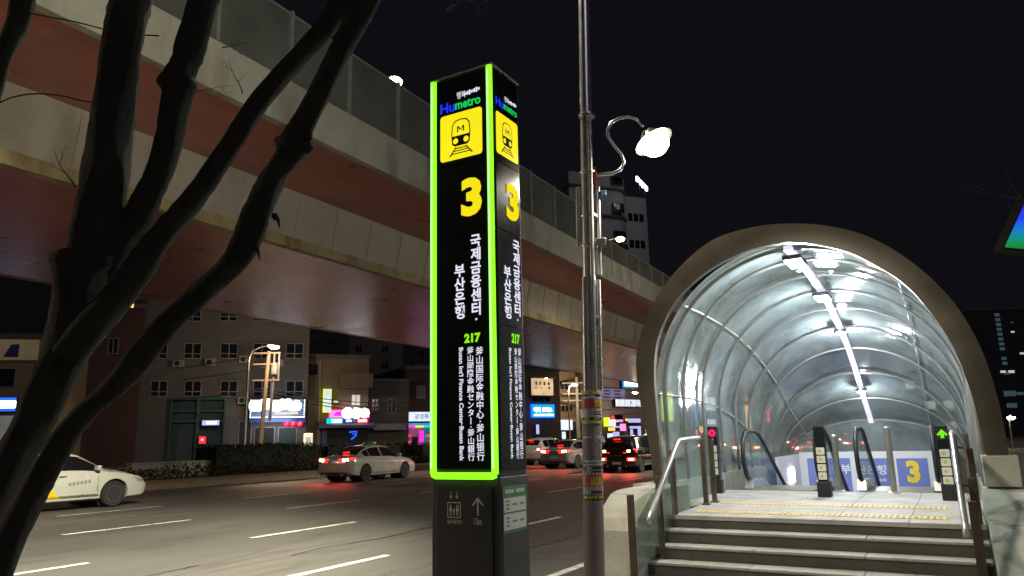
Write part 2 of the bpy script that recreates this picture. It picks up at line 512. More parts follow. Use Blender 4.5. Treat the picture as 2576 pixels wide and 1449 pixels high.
def dash(t0, starts, ln, wd=0.13):
    for s0 in starts:
        # worn paint: each dash is a run of short pieces with slightly different edges
        n = 6
        e = [(s0 + ln * k / n, rl.uniform(-0.008, 0.008), rl.uniform(-0.008, 0.008)) for k in range(n + 1)]
        for k in range(n):
            a, b = e[k], e[k + 1]
            g.quad((a[0], t0 - wd / 2 + a[1], 0.005), (b[0], t0 - wd / 2 + b[1], 0.005), (b[0], t0 + wd / 2 + b[2], 0.005), (a[0], t0 + wd / 2 + a[2], 0.005))


dash(7.25, [0.4 + 5.6 * k for k in range(22)], 2.8)
dash(10.86, [-1.75 + 5.6 * k for k in range(24)], 2.7)
dash(14.85, [2.8 + 5.6 * k for k in range(24)], 2.8)
dash(19.05, [5.0 + 5.6 * k for k in range(24)], 2.8)
dash(25.9, [-30 + 6 * k for k in range(40)], 6.0, 0.12)
dash(4.3, [-30 + 6 * k for k in range(40)], 6.0, 0.12)
dash(36.0, [-30 + 5.6 * k for k in range(30)], 2.8)
dash(39.6, [-28 + 5.6 * k for k in range(30)], 2.8)
structure('lane_markings', g, 'paint', recalc=False)

g = MB(); rc = random.Random(9)
for pts in ([(6.5, 5.6), (8.0, 5.5), (9.5, 5.75), (11, 5.6), (13, 5.8)], [(8.2, 8.6), (9.2, 8.75), (10.4, 8.6), (11.6, 8.8), (12.6, 8.7)], [(4.5, 9.2), (6, 9.0), (7.2, 9.15)], [(12, 13.0), (15, 12.8), (18, 13.1), (22, 12.9)], [(9, 16.6), (12, 16.9), (15, 16.7)], [(8.6, 4.5), (8.8, 5.4), (9.1, 6.2), (9.0, 7.2)]):
    q = []
    for (a, b), (c, d) in zip(pts[:-1], pts[1:]):
        for i in range(12): q.append((a + (c - a) * i / 12, b + (d - b) * i / 12 + rc.uniform(-.03, .03)))
    for (a, b), (c, d) in zip(q[:-1], q[1:]):
        k = rc.uniform(.010, .026); g.quad((a, b - k, .0045), (c, d - k, .0045), (c, d + k, .0045), (a, b + k, .0045))
M['tar'] = mat('tar_seal', (.016, .016, .016), .5)
structure('tar_seams', g, 'tar', recalc=False)

# ================================================================== VIADUCT
via = thing('viaduct', 'long elevated road viaduct with red painted underside and pale concrete parapet', 'viaduct', W(13, 0, 0), RZ + 0.03)
X0, X1 = -70, 190
g = MB()  # girder webs
sec = [(18.05, 9.98), (18.40, 8.12), (30.4, 8.12), (30.75, 9.98)]
g.extrude([(X0, y, z) for y, z in [(18.05, 9.98), (18.40, 8.13), (18.6, 8.13), (18.6, 9.98)]], (X1 - X0, 0, 0))
g.extrude([(X0, y, z) for y, z in [(30.2, 9.98), (30.2, 8.13), (30.4, 8.13), (30.75, 9.98)]], (X1 - X0, 0, 0))
x = X0 + 0.7
while x < X1:  # web stiffeners
    for y0, y1 in ((18.05, 18.40),):
        c = Vector((x, 18.215, 9.05)); d = Vector((0, 0.33, -1.72)) * 0.5
        g.obox(c - Vector((0, 0.006, 0)), (0.016, 0, 0), d, (0, 0.010, 0.002))
    x += 1.9
g.build('girder_web', 'web', via)
g = MB(); g.box(X0, X1, 18.33, 18.62, 8.10, 8.46); g.box(X0, X1, 30.2, 30.48, 8.10, 8.46); g.build('girder_flange', 'flange', via)
g = MB()
x = X0
while x < X1:  # riveted plates of the underside, 9 m long, with tiny laps
    g.box(x, min(x + 8.985, X1), 18.62, 30.2, 8.115, 8.135); x += 9.0
g.build('soffit', 'soffit', via)
g = MB()
g.extrude([(X0, y, z) for y, z in [(14.52, 9.97), (18.1, 9.99), (18.1, 10.25), (14.52, 10.25)]], (X1 - X0, 0, 0))
g.extrude([(X0, y, z) for y, z in [(30.7, 9.99), (34.3, 9.97), (34.3, 10.25), (30.7, 10.25)]], (X1 - X0, 0, 0))
g.build('cantilever_soffit', 'soffit', via)
g = MB(); g.box(X0, X1, 14.54, 34.28, 10.25, 10.36); g.build('deck', 'conc', via)
g = MB()
x = X0
while x < X1:
    g.box(x, min(x + 5.69, X1), 14.28, 14.52, 9.93, 11.22); x += 5.7
g.box(X0, X1, 34.3, 34.52, 9.93, 11.22)
g.build('parapet', 'conc', via, bevel=0.02)
XB = at_t(1484, 560, 15.0)[0] - 13
nb = MB().box(X0, XB, 14.36, 14.40, 11.22, 13.2).box(XB + .002, X1, 14.36, 14.40, 11.22, 12.25).build('noise_barrier', 'barrier', via)
g = MB()
g.box(X0, XB, 14.33, 14.43, 13.2, 13.26); g.box(XB + .002, X1, 14.33, 14.43, 12.25, 12.31)
g.build('barrier_rail', 'barpost', nb)
x = -26.0
post = None
while x < 110:
    if post is None:
        post = MB().box(0, 0.09, 14.27, 14.45, 11.23, 13.30).build('barrier_post', 'barpost', nb)
        c = post
    else:
        c = post.copy(); COL.objects.link(c)
    c.location = (x, 0, 0 if x < XB else -1.0); x += 2.4
for px_ in (-24, 25.5, 73, 120):
    g = MB(); g.box(px_ - .9, px_ + .9, 23.3, 25.3, 0.0, 7.2)
    g.extrude([(px_ - .95, 23.2, 7.2), (px_ - .95, 25.4, 7.2), (px_ - .95, 26.1, 7.9), (px_ - .95, 26.1, 8.1), (px_ - .95, 22.6, 8.1), (px_ - .95, 22.6, 7.9)], (1.9, 0, 0))
    g.build('pier', 'conc', via, bevel=0.05)

# lamps standing on the viaduct
def deck_lamp(p, arm, label, power):
    base = W(p[0], p[1] + 1.6 * arm, 10.36)
    t = thing('viaduct_lamp', label, 'street lamp', base, RZ, 'street lamps on the viaduct')
    h = p[2] - 10.36
    g = MB(); g.tube([(0, 0, 0), (0, 0, h * 0.6), (0, 0, h - 0.5), (0, -0.35 * arm, h - 0.1), (0, -1.6 * arm, h + 0.05)], [0.11, 0.09, 0.07, 0.06, 0.05]); g.build('pole', 'barpost', t, smooth=True)
    g = MB(); g.lathe([(0.02, 0.14), (0.20, 0.10), (0.28, 0.0), (0.24, -0.02)], (0, -1.6 * arm, h), n=16); hd = g.build('lamp_head', 'barpost', t, smooth=True)
    g = MB(); g.lathe([(0.27, -0.021), (0.40, -0.14), (0.32, -0.32), (0.01, -0.42)], (0, -1.6 * arm, h), n=16); g.build('lens', 'sodium', hd, smooth=True)
    q = W(p[0], p[1], p[2] - 0.35)
    point_lamp('viaduct_lamp_light', q, power, (1.0, 0.88, 0.45), 0.2)


deck_lamp(at_t(993, 198, 22.2), 1, 'glowing yellowish street lamp just above the barrier left of the tall metro sign', 700)
deck_lamp(at_t(1560, 597, 23.6), 1, 'glowing yellow street lamp on the viaduct in front of the tower block', 700)

# ================================================================== METRO SIGN TOTEM
TS, TT = 4.70, 2.86
tot = thing('exit_sign_totem', 'tall black illuminated subway exit sign with bright green edge strips', 'subway sign', W(TS, TT, 0.10))


def fp(x, y):
    p = at_s(x, y, TS - 0.004); return Vector((-0.004, p[1] - TT, p[2] - 0.10))


def sp(x, y):
    p = at_t(x, y, TT - 0.004); return Vector((p[0] - TS, -0.004, p[2] - 0.10))


ztop = fp(1237, 160).z
wF = fp(1092, 700).y + 0.035
dS = sp(1316, 640).x
zg = fp(1168, 1193).z
rF, rS, up = Vector((0, -1, 0)), Vector((1, 0, 0)), Vector((0, 0, 1))
g = MB(); g.box(0.02, dS, 0.0, wF, 0.0, zg - 0.02); g.build('lower_cabinet', 'totem', tot, bevel=0.006)
g = MB(); g.box(0.004, 0.018, 0.06, wF - 0.05, 0.03, zg - 0.09); lp = g.build('lower_front_panel', 'totem2', tot, bevel=0.003)
g = MB(); g.box(0.05, dS - 0.05, -0.004, -0.0005, 0.03, zg - 0.10); g.build('lower_side_panel', 'totem', tot, bevel=0.0015)
g = MB(); g.box(0.012, dS, 0.008, wF - 0.008, zg - 0.02, ztop); body = g.build('upper_cabinet', 'totem', tot, bevel=0.012)
# black glass panels, one pair per field, with joints between
js = [(172, 218), (222, 405), (409, 580), (585, 815), (820, 1183)]
zt_prev = ztop - 0.03
seams_f = [fp(1168, y).z for y in (228, 410, 583, 823)] + [zg + 0.035]
zz = [ztop - 0.02] + seams_f
g = MB()
for a, b in zip(zz[:-1], zz[1:]):
    g.box(0.0, 0.014, 0.055, wF - 0.055, b + 0.003, a - 0.003)
g.build('front_panel', 'black', tot)
seams_s = [sp(1282, y).z for y in (222, 420, 585, 820)] + [sp(1290, 1183).z]
zz = [ztop - 0.02] + seams_s
g = MB()
for a, b in zip(zz[:-1], zz[1:]):
    g.box(0.045, dS - 0.03, 0.0, 0.0095, b + 0.004, a - 0.004)
g.build('side_panel', 'black', tot)
g = MB(); g.box(0.0, dS + 0.004, -0.004, wF + 0.004, ztop, ztop + 0.018); g.build('cap', 'steel', tot, bevel=0.006)
# green light strips: diffuser tube + hotter line along the middle
for y0, nm in ((wF - 0.028, 'a'), (0.026, 'b')):
    g = MB(); g.tube([(-0.002, y0, zg - 0.0), (-0.002, y0, ztop - 0.012)], 0.026, 12); ls = g.build('light_strip', 'g_green', tot, smooth=True)
    g = MB(); g.box(-0.0305, -0.0285, y0 - 0.008, y0 + 0.008, zg + 0.04, ztop - 0.05); g.build('strip_core', 'g_core', ls)
g = MB(); g.tube([(-0.002, wF - 0.028, zg), (-0.002, wF - 0.05, zg - 0.012), (-0.002, 0.05, zg - 0.012), (-0.002, 0.026, zg)], 0.026, 12); g.build('light_strip', 'g_green', tot, smooth=True)


def face_art(q, r, sg):
    """everything printed or lit on one face; q(x, y) turns a spot of the photo's front layout into local space"""
    n = r.cross(up)
    def corners(c):
        xm, ym = (c[0] + c[1]) / 2, (c[2] + c[3]) / 2
        a_ = q(c[0], ym); b_ = q(c[1], ym); a_.z = q(xm, c[2]).z; b_.z = q(xm, c[3]).z
        return a_, b_
    c = sg['sq']; a, b = corners(c)
    ctr = (a + b) / 2; w_ = abs((b - a).dot(r)); h_ = abs(a.z - b.z)
    g = MB(); flat(g, rrect(w_, h_, 0.028), ctr, r, up, 0.001)
    y = g.build('metro_pictogram', 'y_sign', tot, recalc=False)
    # train pictogram
    k = h_ / 1.0; kx = w_ / 1.0
    def P(pts): return [(px * kx, py * k) for px, py in pts]
    def lay(pts, lift, mb): flat(mb, P(pts), ctr, r, up, lift)
    g = MB()
    body_o = [(-.21, -.17)] + [(-.23, .05), (-.21, .25), (-.14, .335), (0, .355), (.14, .335), (.21, .25), (.23, .05)] + [(.21, -.17), (.15, -.22), (-.15, -.22)]
    body_i = [(-.20, 0.0), (-.205, .06), (-.188, .235), (-.125, .31), (0, .33), (.125, .31), (.188, .235), (.205, .06), (.20, 0.0)]
    lay(body_o, 0.002, g)
    for sx in (-1, 1):  # rails
        lay([(sx * .10, -.24), (sx * .13, -.24), (sx * .29, -.42), (sx * .245, -.42)], 0.002, g)
    for yy, ww in ((-.26, .13), (-.31, .17), (-.365, .22)):
        lay([(-ww, yy), (ww, yy), (ww, yy - .022), (-ww, yy - .022)], 0.0022, g)
    blk = g.build('pictogram_train', 'gap', y, recalc=False)
    g = MB(); lay(body_i, 0.003, g)
    for sx in (-1, 1): lay([(sx * .125 + .062 * math.cos(t_), -.11 + .062 * math.sin(t_)) for t_ in [2 * math.pi * i / 18 for i in range(18)]], 0.003, g)
    g.build('pictogram_window', 'y_sign', y, recalc=False)
    g = MB()
    for pts in ([(-.085, .07), (-.055, .07), (-.055, .20), (-.085, .20)], [(.055, .07), (.085, .07), (.085, .20), (.055, .20)],
                [(-.085, .20), (-.05, .20), (.012, .11), (-.012, .11)], [(.085, .20), (.05, .20), (-.012, .11), (.012, .11)]):
        lay(pts, 0.004, g)
    g.build('pictogram_letter', 'gap', y, recalc=False)
    # numeral
    a, b = corners(sg['num'])
    g = MB(); put_text(g, '3', (a + b) / 2 + n * 0.001, r, up, abs((b - a).dot(r)), abs(a.z - b.z), 0.05)
    g.build('exit_number', 'y_num', tot, recalc=False)
    # logo
    a, b = corners(sg['logo']); ctr = (a + b) / 2 + n * 0.001; w_ = abs((b - a).dot(r)); h_ = abs(a.z - b.z)
    g = MB(); put_text(g, 'Hu', ctr - r * w_ * .32 - up * h_ * .04, r, up, w_ * .36, h_ * .92, 0.03); lg = g.build('logo', 'b_text', tot, recalc=False)
    g = MB(); put_text(g, 'metro', ctr + r * w_ * .18 - up * h_ * .08, r, up, w_ * .62, h_ * .72, 0.03); g.build('logo_word', 'gr_text', lg, recalc=False)
    g = MB(); put_text(g, '행복', ctr + r * w_ * .02 + up * h_ * .80, r, up, w_ * .22, h_ * .62, 0.01)
    for i in range(7):
        flat(g, rrect(w_ * .045, h_ * (.22 + .1 * (i % 3)), 0.002, 2), ctr + r * w_ * (.12 + .055 * i) + up * h_ * (.78 + .02 * i), r, up, 0)
    g.build('logo_slogan', 'w_text', lg, recalc=False)
    # Korean columns
    for s_, cx, y0, y1, wd in sg['kor']:
        g = MB()
        a = q(cx, y0); b = q(cx, y1); n_ = sum(0.5 if ch in '·.' else 1 for ch in s_); pit = (a.z - b.z) / n_
        put_column(g, s_, a + n * 0.001, r, up, pit * 1.0, pit, 0.028, wd)
        g.build('korean_lettering', 'w_text', tot, recalc=False)
    a, b = corners(sg['stn'])
    g = MB(); put_text(g, '217', (a + b) / 2 + n * 0.001, r, up, abs((b - a).dot(r)), abs(a.z - b.z), 0.05); g.build('station_number', 'g_text', tot, recalc=False)
    for s_, cx, y0, y1, wd in sg['han']:
        g = MB()
        a = q(cx, y0); b = q(cx, y1); n_ = sum(0.5 if ch in '·.' else 1 for ch in s_); pit = (a.z - b.z) / n_
        put_column(g, s_, a + n * 0.001, r, up, pit * 1.02, pit, 0.012, wd)
        g.build('translated_lettering', 'w_text', tot, recalc=False)
    g = MB()
    s_, cx, y0, y1, wd = sg['eng']
    a = q(cx, y0); b = q(cx, y1)
    put_text(g, s_, (a + b) / 2 + n * 0.001, -up, r, (a.z - b.z), wd, 0.02)
    g.build('translated_lettering', 'w_text', tot, recalc=False)


face_art(fp, rF, dict(sq=(1108, 1213, 281, 398), num=(1160, 1212, 446, 543), logo=(1108, 1210, 247, 275),
         kor=[('국제금융센터·', 1196, 588, 812, 1.0), ('부산은행', 1156, 664, 804, 1.0)], stn=(1168, 1209, 838, 862),
         han=[('釜山国际金融中心·釜山银行', 1206, 872, 1160, 1.0), ('釜山國際金融センター·釜山銀行', 1183, 872, 1160, 1.05)],
         eng=("Busan Int'l Finance Center·Busan Bank", 1161, 874, 1160, 0.040)))
face_art(sp, rS, dict(sq=(1248, 1302, 296, 398), num=(1274, 1305, 466, 556), logo=(1247, 1300, 258, 280),
         kor=[('국제금융센터·', 1298, 604, 812, 1.15), ('부산은행', 1276, 668, 802, 1.15)], stn=(1287, 1307, 840, 865),
         han=[('釜山国际金融中心·釜山银行', 1306.5, 876, 1155, .74), ('釜山國際金融センター·釜山銀行', 1297, 876, 1155, .74)],
         eng=("Busan Int'l Finance Center·Busan Bank", 1286, 876, 1155, 0.036)))

# lift pictogram, arrow and distance printed on the lower front panel
g = MB()
k = 0.0048
def lo(x, y):
    p = at_s(x, y, TS + 0.002); return Vector((0.002, p[1] - TT, p[2] - 0.10))
o = lo(1142, 1283); w_ = abs((lo(1159, 1283) - lo(1125, 1283)).y); h_ = lo(1142, 1263).z - lo(1142, 1303).z
out = rrect(w_, h_, .012); inn = rrect(w_ - .014, h_ - .014, .008)
for i in range(len(out)):
    j = (i + 1) % len(out); flat(g, [out[i], out[j], inn[j], inn[i]], o, rF, up)
for dx, sc_ in ((-.030, 1.0), (.030, 1.0), (0, .62)):
    hh = h_ * .62 * sc_; yb = -h_ * .36
    flat(g, circle(.0085 * (0.8 + .2 * sc_), 10, dx, yb + hh), o, rF, up)
    flat(g, [(dx - .013 * sc_, yb + hh * .42), (dx + .013 * sc_, yb + hh * .42), (dx + .013 * sc_, yb + hh * .84), (dx - .013 * sc_, yb + hh * .84)], o, rF, up)
    for e in (-.008, .002): flat(g, [(dx + e * sc_, yb), (dx + (e + .006) * sc_, yb), (dx + (e + .006) * sc_, yb + hh * .42), (dx + e * sc_, yb + hh * .42)], o, rF, up)
for dx in (-.027, .027):
    b = o + up * (h_ / 2 + .05) - Vector((0, dx, 0))
    flat(g, [(-.003, .026), (.003, .026), (.003, -.02), (-.003, -.02)], b, rF, up)
    flat(g, [(0, -.028), (.016, -.006), (.010, -.004), (0, -.018), (-.010, -.004), (-.016, -.006)], b, rF, up)
g.build('lift_symbol', 'print', lp, recalc=False); g = MB()
a = lo(1202, 1275)
flat(g, [(-.007, -.062), (.007, -.062), (.007, .055), (-.007, .055)], a, rF, up)
flat(g, [(0, .068), (.052, .012), (.043, .003), (0, .05), (-.043, .003), (-.052, .012)], a, rF, up, .0006)
g.build('direction_arrow', 'print', lp, recalc=False); g = MB(); put_text(g, '15m', lo(1202, 1312), rF, up, 0.066, 0.046, 0.02)
g.build('distance_print', 'print', lp, recalc=False); g = MB(); put_text(g, '엘리베이터', lo(1143, 1313), rF, up, 0.128, 0.032, 0.01)
g.build('lift_caption', 'print', lp, recalc=False)
# green information poster pasted on the right-hand side
a = sp(1264, 1224); b = sp(1326, 1330)
a.y = b.y = -0.0055
pw, ph = b.x - a.x, a.z - b.z
ctr = (a + b) / 2
ptag = MB(); flat(ptag, [(-pw / 2, -ph / 2), (pw / 2, -ph / 2), (pw / 2, ph / 2), (-pw / 2, ph / 2)], ctr, rS, up)
M['poster_g'] = mat('poster_green', (0.05, 0.22, 0.09), 0.5)
po = ptag.build('information_poster', 'poster_g', tot, recalc=False)
g = MB()
for y0, y1 in ((-.44, -.10), (-.06, .24)):
    flat(g, [(-pw * .46, ph * y0), (pw * .46, ph * y0), (pw * .46, ph * y1), (-pw * .46, ph * y1)], ctr, rS, up, .0008)
g.build('poster_table', 'print', po, recalc=False)
g = MB()
for y0 in (-.27, .09):
    for x0, ww, nn in ((-.38, .14, 3), (-.12, .2, 1), (.18, .2, 1)):
        for i in range(nn):
            yy = y0 + (.08 - .08 * i if nn > 1 else 0)
            flat(g, [(pw * x0, ph * (yy - .022)), (pw * (x0 + ww), ph * (yy - .022)), (pw * (x0 + ww), ph * (yy + .022)), (pw * x0, ph * (yy + .022))], ctr, rS, up, .0015)
g.build('poster_entries', 'grey_print', po, recalc=False)
g = MB()
for i in range(9):
    if i == 4: continue
    flat(g, [(pw * (-.4 + .09 * i), ph * .34), (pw * (-.33 + .09 * i), ph * .34), (pw * (-.33 + .09 * i), ph * .42), (pw * (-.4 + .09 * i), ph * .42)], ctr, rS, up, .0015)
g.build('poster_heading', 'print', po, recalc=False)

# ================================================================== LAMP POLE WITH FLYERS
PD = 6.96
pb = at_y(1489, 1100, PD)
pole = thing('lamp_pole', 'tall steel lamp pole with conduits, a curled lamp arm and pasted flyers', 'lamp pole', Vector((pb.x - 0.023 * 1.5, pb.y, 0.10)), 0.0)
po_ = pole.location.copy()
tilt = Vector((0.023, 0, 1))


def pl(z, dx=0.0, dy=0.0):
    return Vector((tilt.x * (z - 0.1) + dx, dy, z - 0.1))


def pz(y):  # height on the pole for a picture row
    return at_y(1480, y, PD).z


z_w0, z_w1 = pz(1262), pz(985)
g = MB(); g.tube([pl(0.1), pl(3.0), pl(z_w1), pl(6.0), pl(9.1)], [.075, .07, .062, .055, .045], 20); g.build('pole', 'steel', pole, smooth=True)
g = MB(); g.tube([pl(0.1), pl(pz(1165))], [.094, .092], 24); g.build('lower_cover', 'wrap2', pole, smooth=True)
g = MB(); g.tube([pl(pz(1165) + .004), pl(pz(1066))], [.0905, .090], 24); g.build('middle_cover', 'wrap', pole, smooth=True)
# conduits strapped along the shaft
for dx, dy, y0, y1, rr in ((-.052, -.055, 985, 700, .018), (.028, -.07, 985, 300, .021), (.085, -.02, 985, 705, .022), (.11, .02, 690, 470, .02), (-.095, .0, 620, 470, .018)):
    g = MB(); g.tube([pl(pz(y0), dx, dy), pl(pz(y1), dx, dy)], rr, 10); g.build('conduit', 'steel', pole, smooth=True)
for y in (292, 436, 620, 985, 800, 545):
    g = MB(); g.lathe([(.082, -.014), (.086, 0), (.082, .014)], pl(pz(y), .01, 0), tilt, 20); g.build('strap_band', 'steel', pole, smooth=True)
g = MB(); g.obox(pl(pz(612), .115, -.02), (.05, 0, 0), (0, .06, 0), (0, 0, .035)); g.build('junction_box', 'steel2', pole, bevel=.01)
g = MB(); g.obox(pl(pz(448), .068, -.03), (.015, 0, 0), (0, .03, 0), (0, 0, .10)); M['red_plate'] = mat('red_plate', (0.45, 0.05, 0.03), 0.4); g.build('red_tag', 'red_plate', pole, bevel=.004)
g = MB(); g.obox(pl(pz(488), .155, 0), (.03, 0, 0), (0, .03, 0), (0, 0, .03)); M['blue_box'] = mat('blue_box', (0.10, 0.22, 0.42), 0.4); g.build('blue_junction_box', 'blue_box', pole, bevel=.008)


def cyl_patch(mb, z0, z1, a0, a1, r_, n=16):
    """a sheet pasted round the pole, angles measured from the side that faces the road user"""
    vs = []
    for i in range(n + 1):
        a = R(a0 + (a1 - a0) * i / n)
        for z in (z0, z1):
            vs.append(pl(z) + Vector((math.sin(a) * r_, -math.cos(a) * r_, 0)))
    mb.add(vs, [(2 * i, 2 * i + 2, 2 * i + 3, 2 * i + 1) for i in range(n)])


def cyl_text(mb, s, zc, h, ac, wdeg, r_, bold=.04):
    vs, fs = glyph(s, bold)
    x0 = min(v[0] for v in vs); x1 = max(v[0] for v in vs); y0 = min(v[1] for v in vs); y1 = max(v[1] for v in vs)
    out = []
    for v in vs:
        a = R(ac + ((v[0] - x0) / (x1 - x0) - .5) * wdeg); z = zc + ((v[1] - y0) / (y1 - y0) - .5) * h
        out.append(pl(z) + Vector((math.sin(a) * r_, -math.cos(a) * r_, 0)))
    mb.add(out, fs)


for nm, c in (('f_yellow', (0.50, 0.44, 0.05)), ('f_red', (0.42, 0.05, 0.075)), ('f_white', (0.60, 0.60, 0.60)), ('f_blue', (0.24, 0.36, 0.46)), ('f_black', (0.02, 0.02, 0.02)), ('f_lime', (0.42, 0.48, 0.04)), ('f_pink', (0.55, 0.30, 0.36))):
    M[nm] = mat(nm[2:] + '_flyer_ink', c, 0.45, var=.25, scale=14, bump=.5, bscale=14)


def flyer(bands, num, a_num, rot):
    fl = None
    for mname, y0, y1, a0, a1, lift in bands:
        g = MB(); cyl_patch(g, pz(y1), pz(y0), a0 + rot, a1 + rot, .0925 + lift)
        if fl is None: fl = g.build('flyer', mname, pole, recalc=False)
        else: g.build('printed_band', mname, fl, recalc=False)
    for s_, y, h, ac, wd, mm in num:
        g = MB(); cyl_text(g, s_, pz(y), h, ac + rot, wd, .0955); g.build('printed_number', mm, fl, recalc=False)


flyer([('f_white', 985, 1066, -170, 170, 0), ('f_yellow', 982, 989, -170, 170, .001), ('f_black', 993, 998, -80, 80, .001), ('f_blue', 990, 998, -25, 15, .0015), ('f_red', 1004, 1028, -170, 170, .001),
       ('f_pink', 1028, 1036, -80, 80, .001), ('f_blue', 1031, 1045, -30, 5, .0015), ('f_black', 1036, 1039, 8, 70, .0015), ('f_black', 1042, 1045, 8, 70, .0015), ('f_black', 1050, 1058, -80, 80, .001), ('f_lime', 1051, 1056, -50, -20, .0015), ('f_lime', 1051, 1056, 5, 50, .0015), ('f_lime', 1060, 1066, -170, 170, .001)],
      [('800', 1016, .075, 42, 62, 'f_yellow'), ('0', 1016, .075, -62, 24, 'f_yellow')], None, 0)
flyer([('f_white', 1178, 1250, -170, 170, 0), ('f_black', 1174, 1180, -85, 85, .001), ('f_blue', 1174, 1186, -40, -10, .0015), ('f_black', 1184, 1188, -10, 60, .0015), ('f_red', 1194, 1222, -170, 170, .001),
       ('f_pink', 1222, 1232, -20, 60, .001), ('f_blue', 1225, 1240, -60, -28, .0015), ('f_black', 1234, 1240, -15, 55, .0015), ('f_black', 1244, 1258, -170, 170, .001), ('f_lime', 1246, 1253, -70, -38, .0015), ('f_lime', 1246, 1253, -30, 20, .0015), ('f_lime', 1246, 1253, 28, 70, .0015)],
      [('800', 1209, .082, 18, 74, 'f_yellow'), ('1', 1209, .07, -62, 12, 'f_yellow')], None, 0)
# torn tape around the cover
for y, a0, a1 in ((1100, -60, -5), (1100, 20, 70), (1160, -70, 75), (1168, -60, 60)):
    g = MB(); cyl_patch(g, pz(y + 2), pz(y - 2), a0, a1, .0975); g.build('torn_tape', 'f_white', pole, recalc=False)
for a in (45, 55, 62):
    g = MB(); q = R(a); c = pl(pz(1098)) + Vector((math.sin(q) * .098, -math.cos(q) * .098, 0))
    g.quad(c, c + Vector((.016, 0, 0)), c + Vector((.03, -.008, -.05)), c + Vector((.014, -.01, -.055))); g.build('tape_end', 'f_white', pole, recalc=False)
for a in (-55, 58):
    g = MB(); q = R(a); c = pl(pz(1160)) + Vector((math.sin(q) * .098, -math.cos(q) * .098, 0))
    g.quad(c, c + Vector((math.copysign(.03, a), -.01, .015)), c + Vector((math.copysign(.04, a), -.01, -.02)), c + Vector((0, -.005, -.03))); g.build('tape_end', 'f_white', pole, recalc=False)


def loc(x, y, dd=0.0):
    return at_y(x, y, PD - dd) - po_


arm = [(1490, 441), (1515, 439), (1542, 436), (1562, 426), (1570, 408), (1563, 388), (1545, 366), (1531, 346), (1528, 328), (1537, 309), (1556, 298), (1580, 294), (1602, 300), (1618, 318)]
pts = [loc(x, y) for x, y in arm]
g = MB(); g.tube(pts, [.017] * 4 + [.016] * 10, 10); ar = g.build('lamp_arm', 'steel', pole, smooth='all')
g = MB(); g.tube([pts[8] * .6 + pts[7] * .4, pts[8] * .2 + pts[7] * .8], .022, 10); g.build('arm_collar', 'steel', ar, smooth=True)
ax = (loc(1662, 392) - loc(1628, 328)).normalized()
ax = (ax + Vector((0, -0.25, 0))).normalized()
c0 = loc(1644, 356)
g = MB(); g.lathe([(.02, -.15), (.05, -.14), (.085, -.105), (.11, -.05), (.122, -.03), (.195, -.004), (.20, .006), (.12, -.012), (.11, -.02)], c0, ax, 28); lh = g.build('lamp_shade', 'steel', pole, smooth=True)
g = MB(); g.lathe([(.118, -.012), (.135, .02), (.138, .06), (.115, .105), (.07, .14), (.004, .15)], c0, ax, 28); g.build('lamp_globe', 'lampglow', lh, smooth=True)
lampw = po_ + c0 + ax * 0.22
l = bpy.data.lights.new('pole_lamp_light', 'SPOT'); l.energy = 430; l.color = (1.0, 0.93, 0.78); l.spot_size = R(172); l.spot_blend = 0.5; l.shadow_soft_size = 0.12
o = bpy.data.objects.new('pole_lamp_light', l); COL.objects.link(o); o.location = lampw; o.rotation_euler = (Vector((0.25, -0.1, -1))).to_track_quat('-Z', 'Y').to_euler()
# road lamp on top of the pole, above the frame
top = pl(9.1)
g = MB(); g.tube([top, top + Vector(T) * .5 + Vector((0, 0, .25)), top + Vector(T) * 2.2 + Vector((0, 0, .4))], [.04, .035, .03], 10); ra = g.build('road_lamp_arm', 'steel2', pole, smooth=True)
c1 = top + Vector(T) * 2.4 + Vector((0, 0, .4))
g = MB(); g.lathe([(.02, .10), (.16, .07), (.2, 0), (.18, -.02)], c1, (0, 0, 1), 16); rh = g.build('road_lamp_head', 'steel2', pole, smooth=True)
g = MB(); g.lathe([(.17, -.021), (.1, -.06), (.01, -.07)], c1, (0, 0, 1), 16); g.build('road_lamp_lens', 'warm', rh, smooth=True)
ROADCOL = (1.0, 0.93, 0.70)


def spot_down(name, loc, power, col, deg=150, aim=(0, 0, -1)):
    l = bpy.data.lights.new(name, 'SPOT'); l.energy = power; l.color = col; l.spot_size = R(deg); l.spot_blend = .65; l.shadow_soft_size = .15
    o = bpy.data.objects.new(name, l); COL.objects.link(o); o.location = loc; o.rotation_euler = Vector(aim).to_track_quat('-Z', 'Y').to_euler()


point_lamp('road_lamp_spill', po_ + c1 - Vector((0, 0, .3)), 1350, ROADCOL, .15)
spot_down('road_lamp_light', po_ + c1 - Vector((0, 0, .3)), 22500, ROADCOL, 100, T * .90 - S * .30 - ZV)


# low clipped plant in the bed at the foot of the sign
_p = at_z(945, 1478, .12)
tp = thing('low_plant', 'low green plant at the bottom edge left of the metro sign', 'plant', W(_p[0], _p[1], .1))
_r3 = random.Random(4); g = MB()
for i in range(420):
    a = _r3.uniform(0, 6.28); d = _r3.random() ** .5 * .16; q = Vector((math.cos(a) * d * 1.5, math.sin(a) * d, _r3.uniform(.0, .12)))
    b = Vector((_r3.gauss(0, 1), _r3.gauss(0, 1), _r3.gauss(0, .6))).normalized(); c = b.orthogonal().normalized()
    g.add([q - b * .02, q - c * .01, q + b * .02, q + c * .01], [(0, 1, 2, 3)])
M['plant_leaf'] = mat('plant_leaf', (.05, .10, .03), .6, var=.5, scale=8); g.build('foliage', 'plant_leaf', tp, recalc=False)
g = MB(); g.tube([(0, 0, 0), (0.01, 0, .09)], .012, 6); g.build('stem', 'bark', tp)

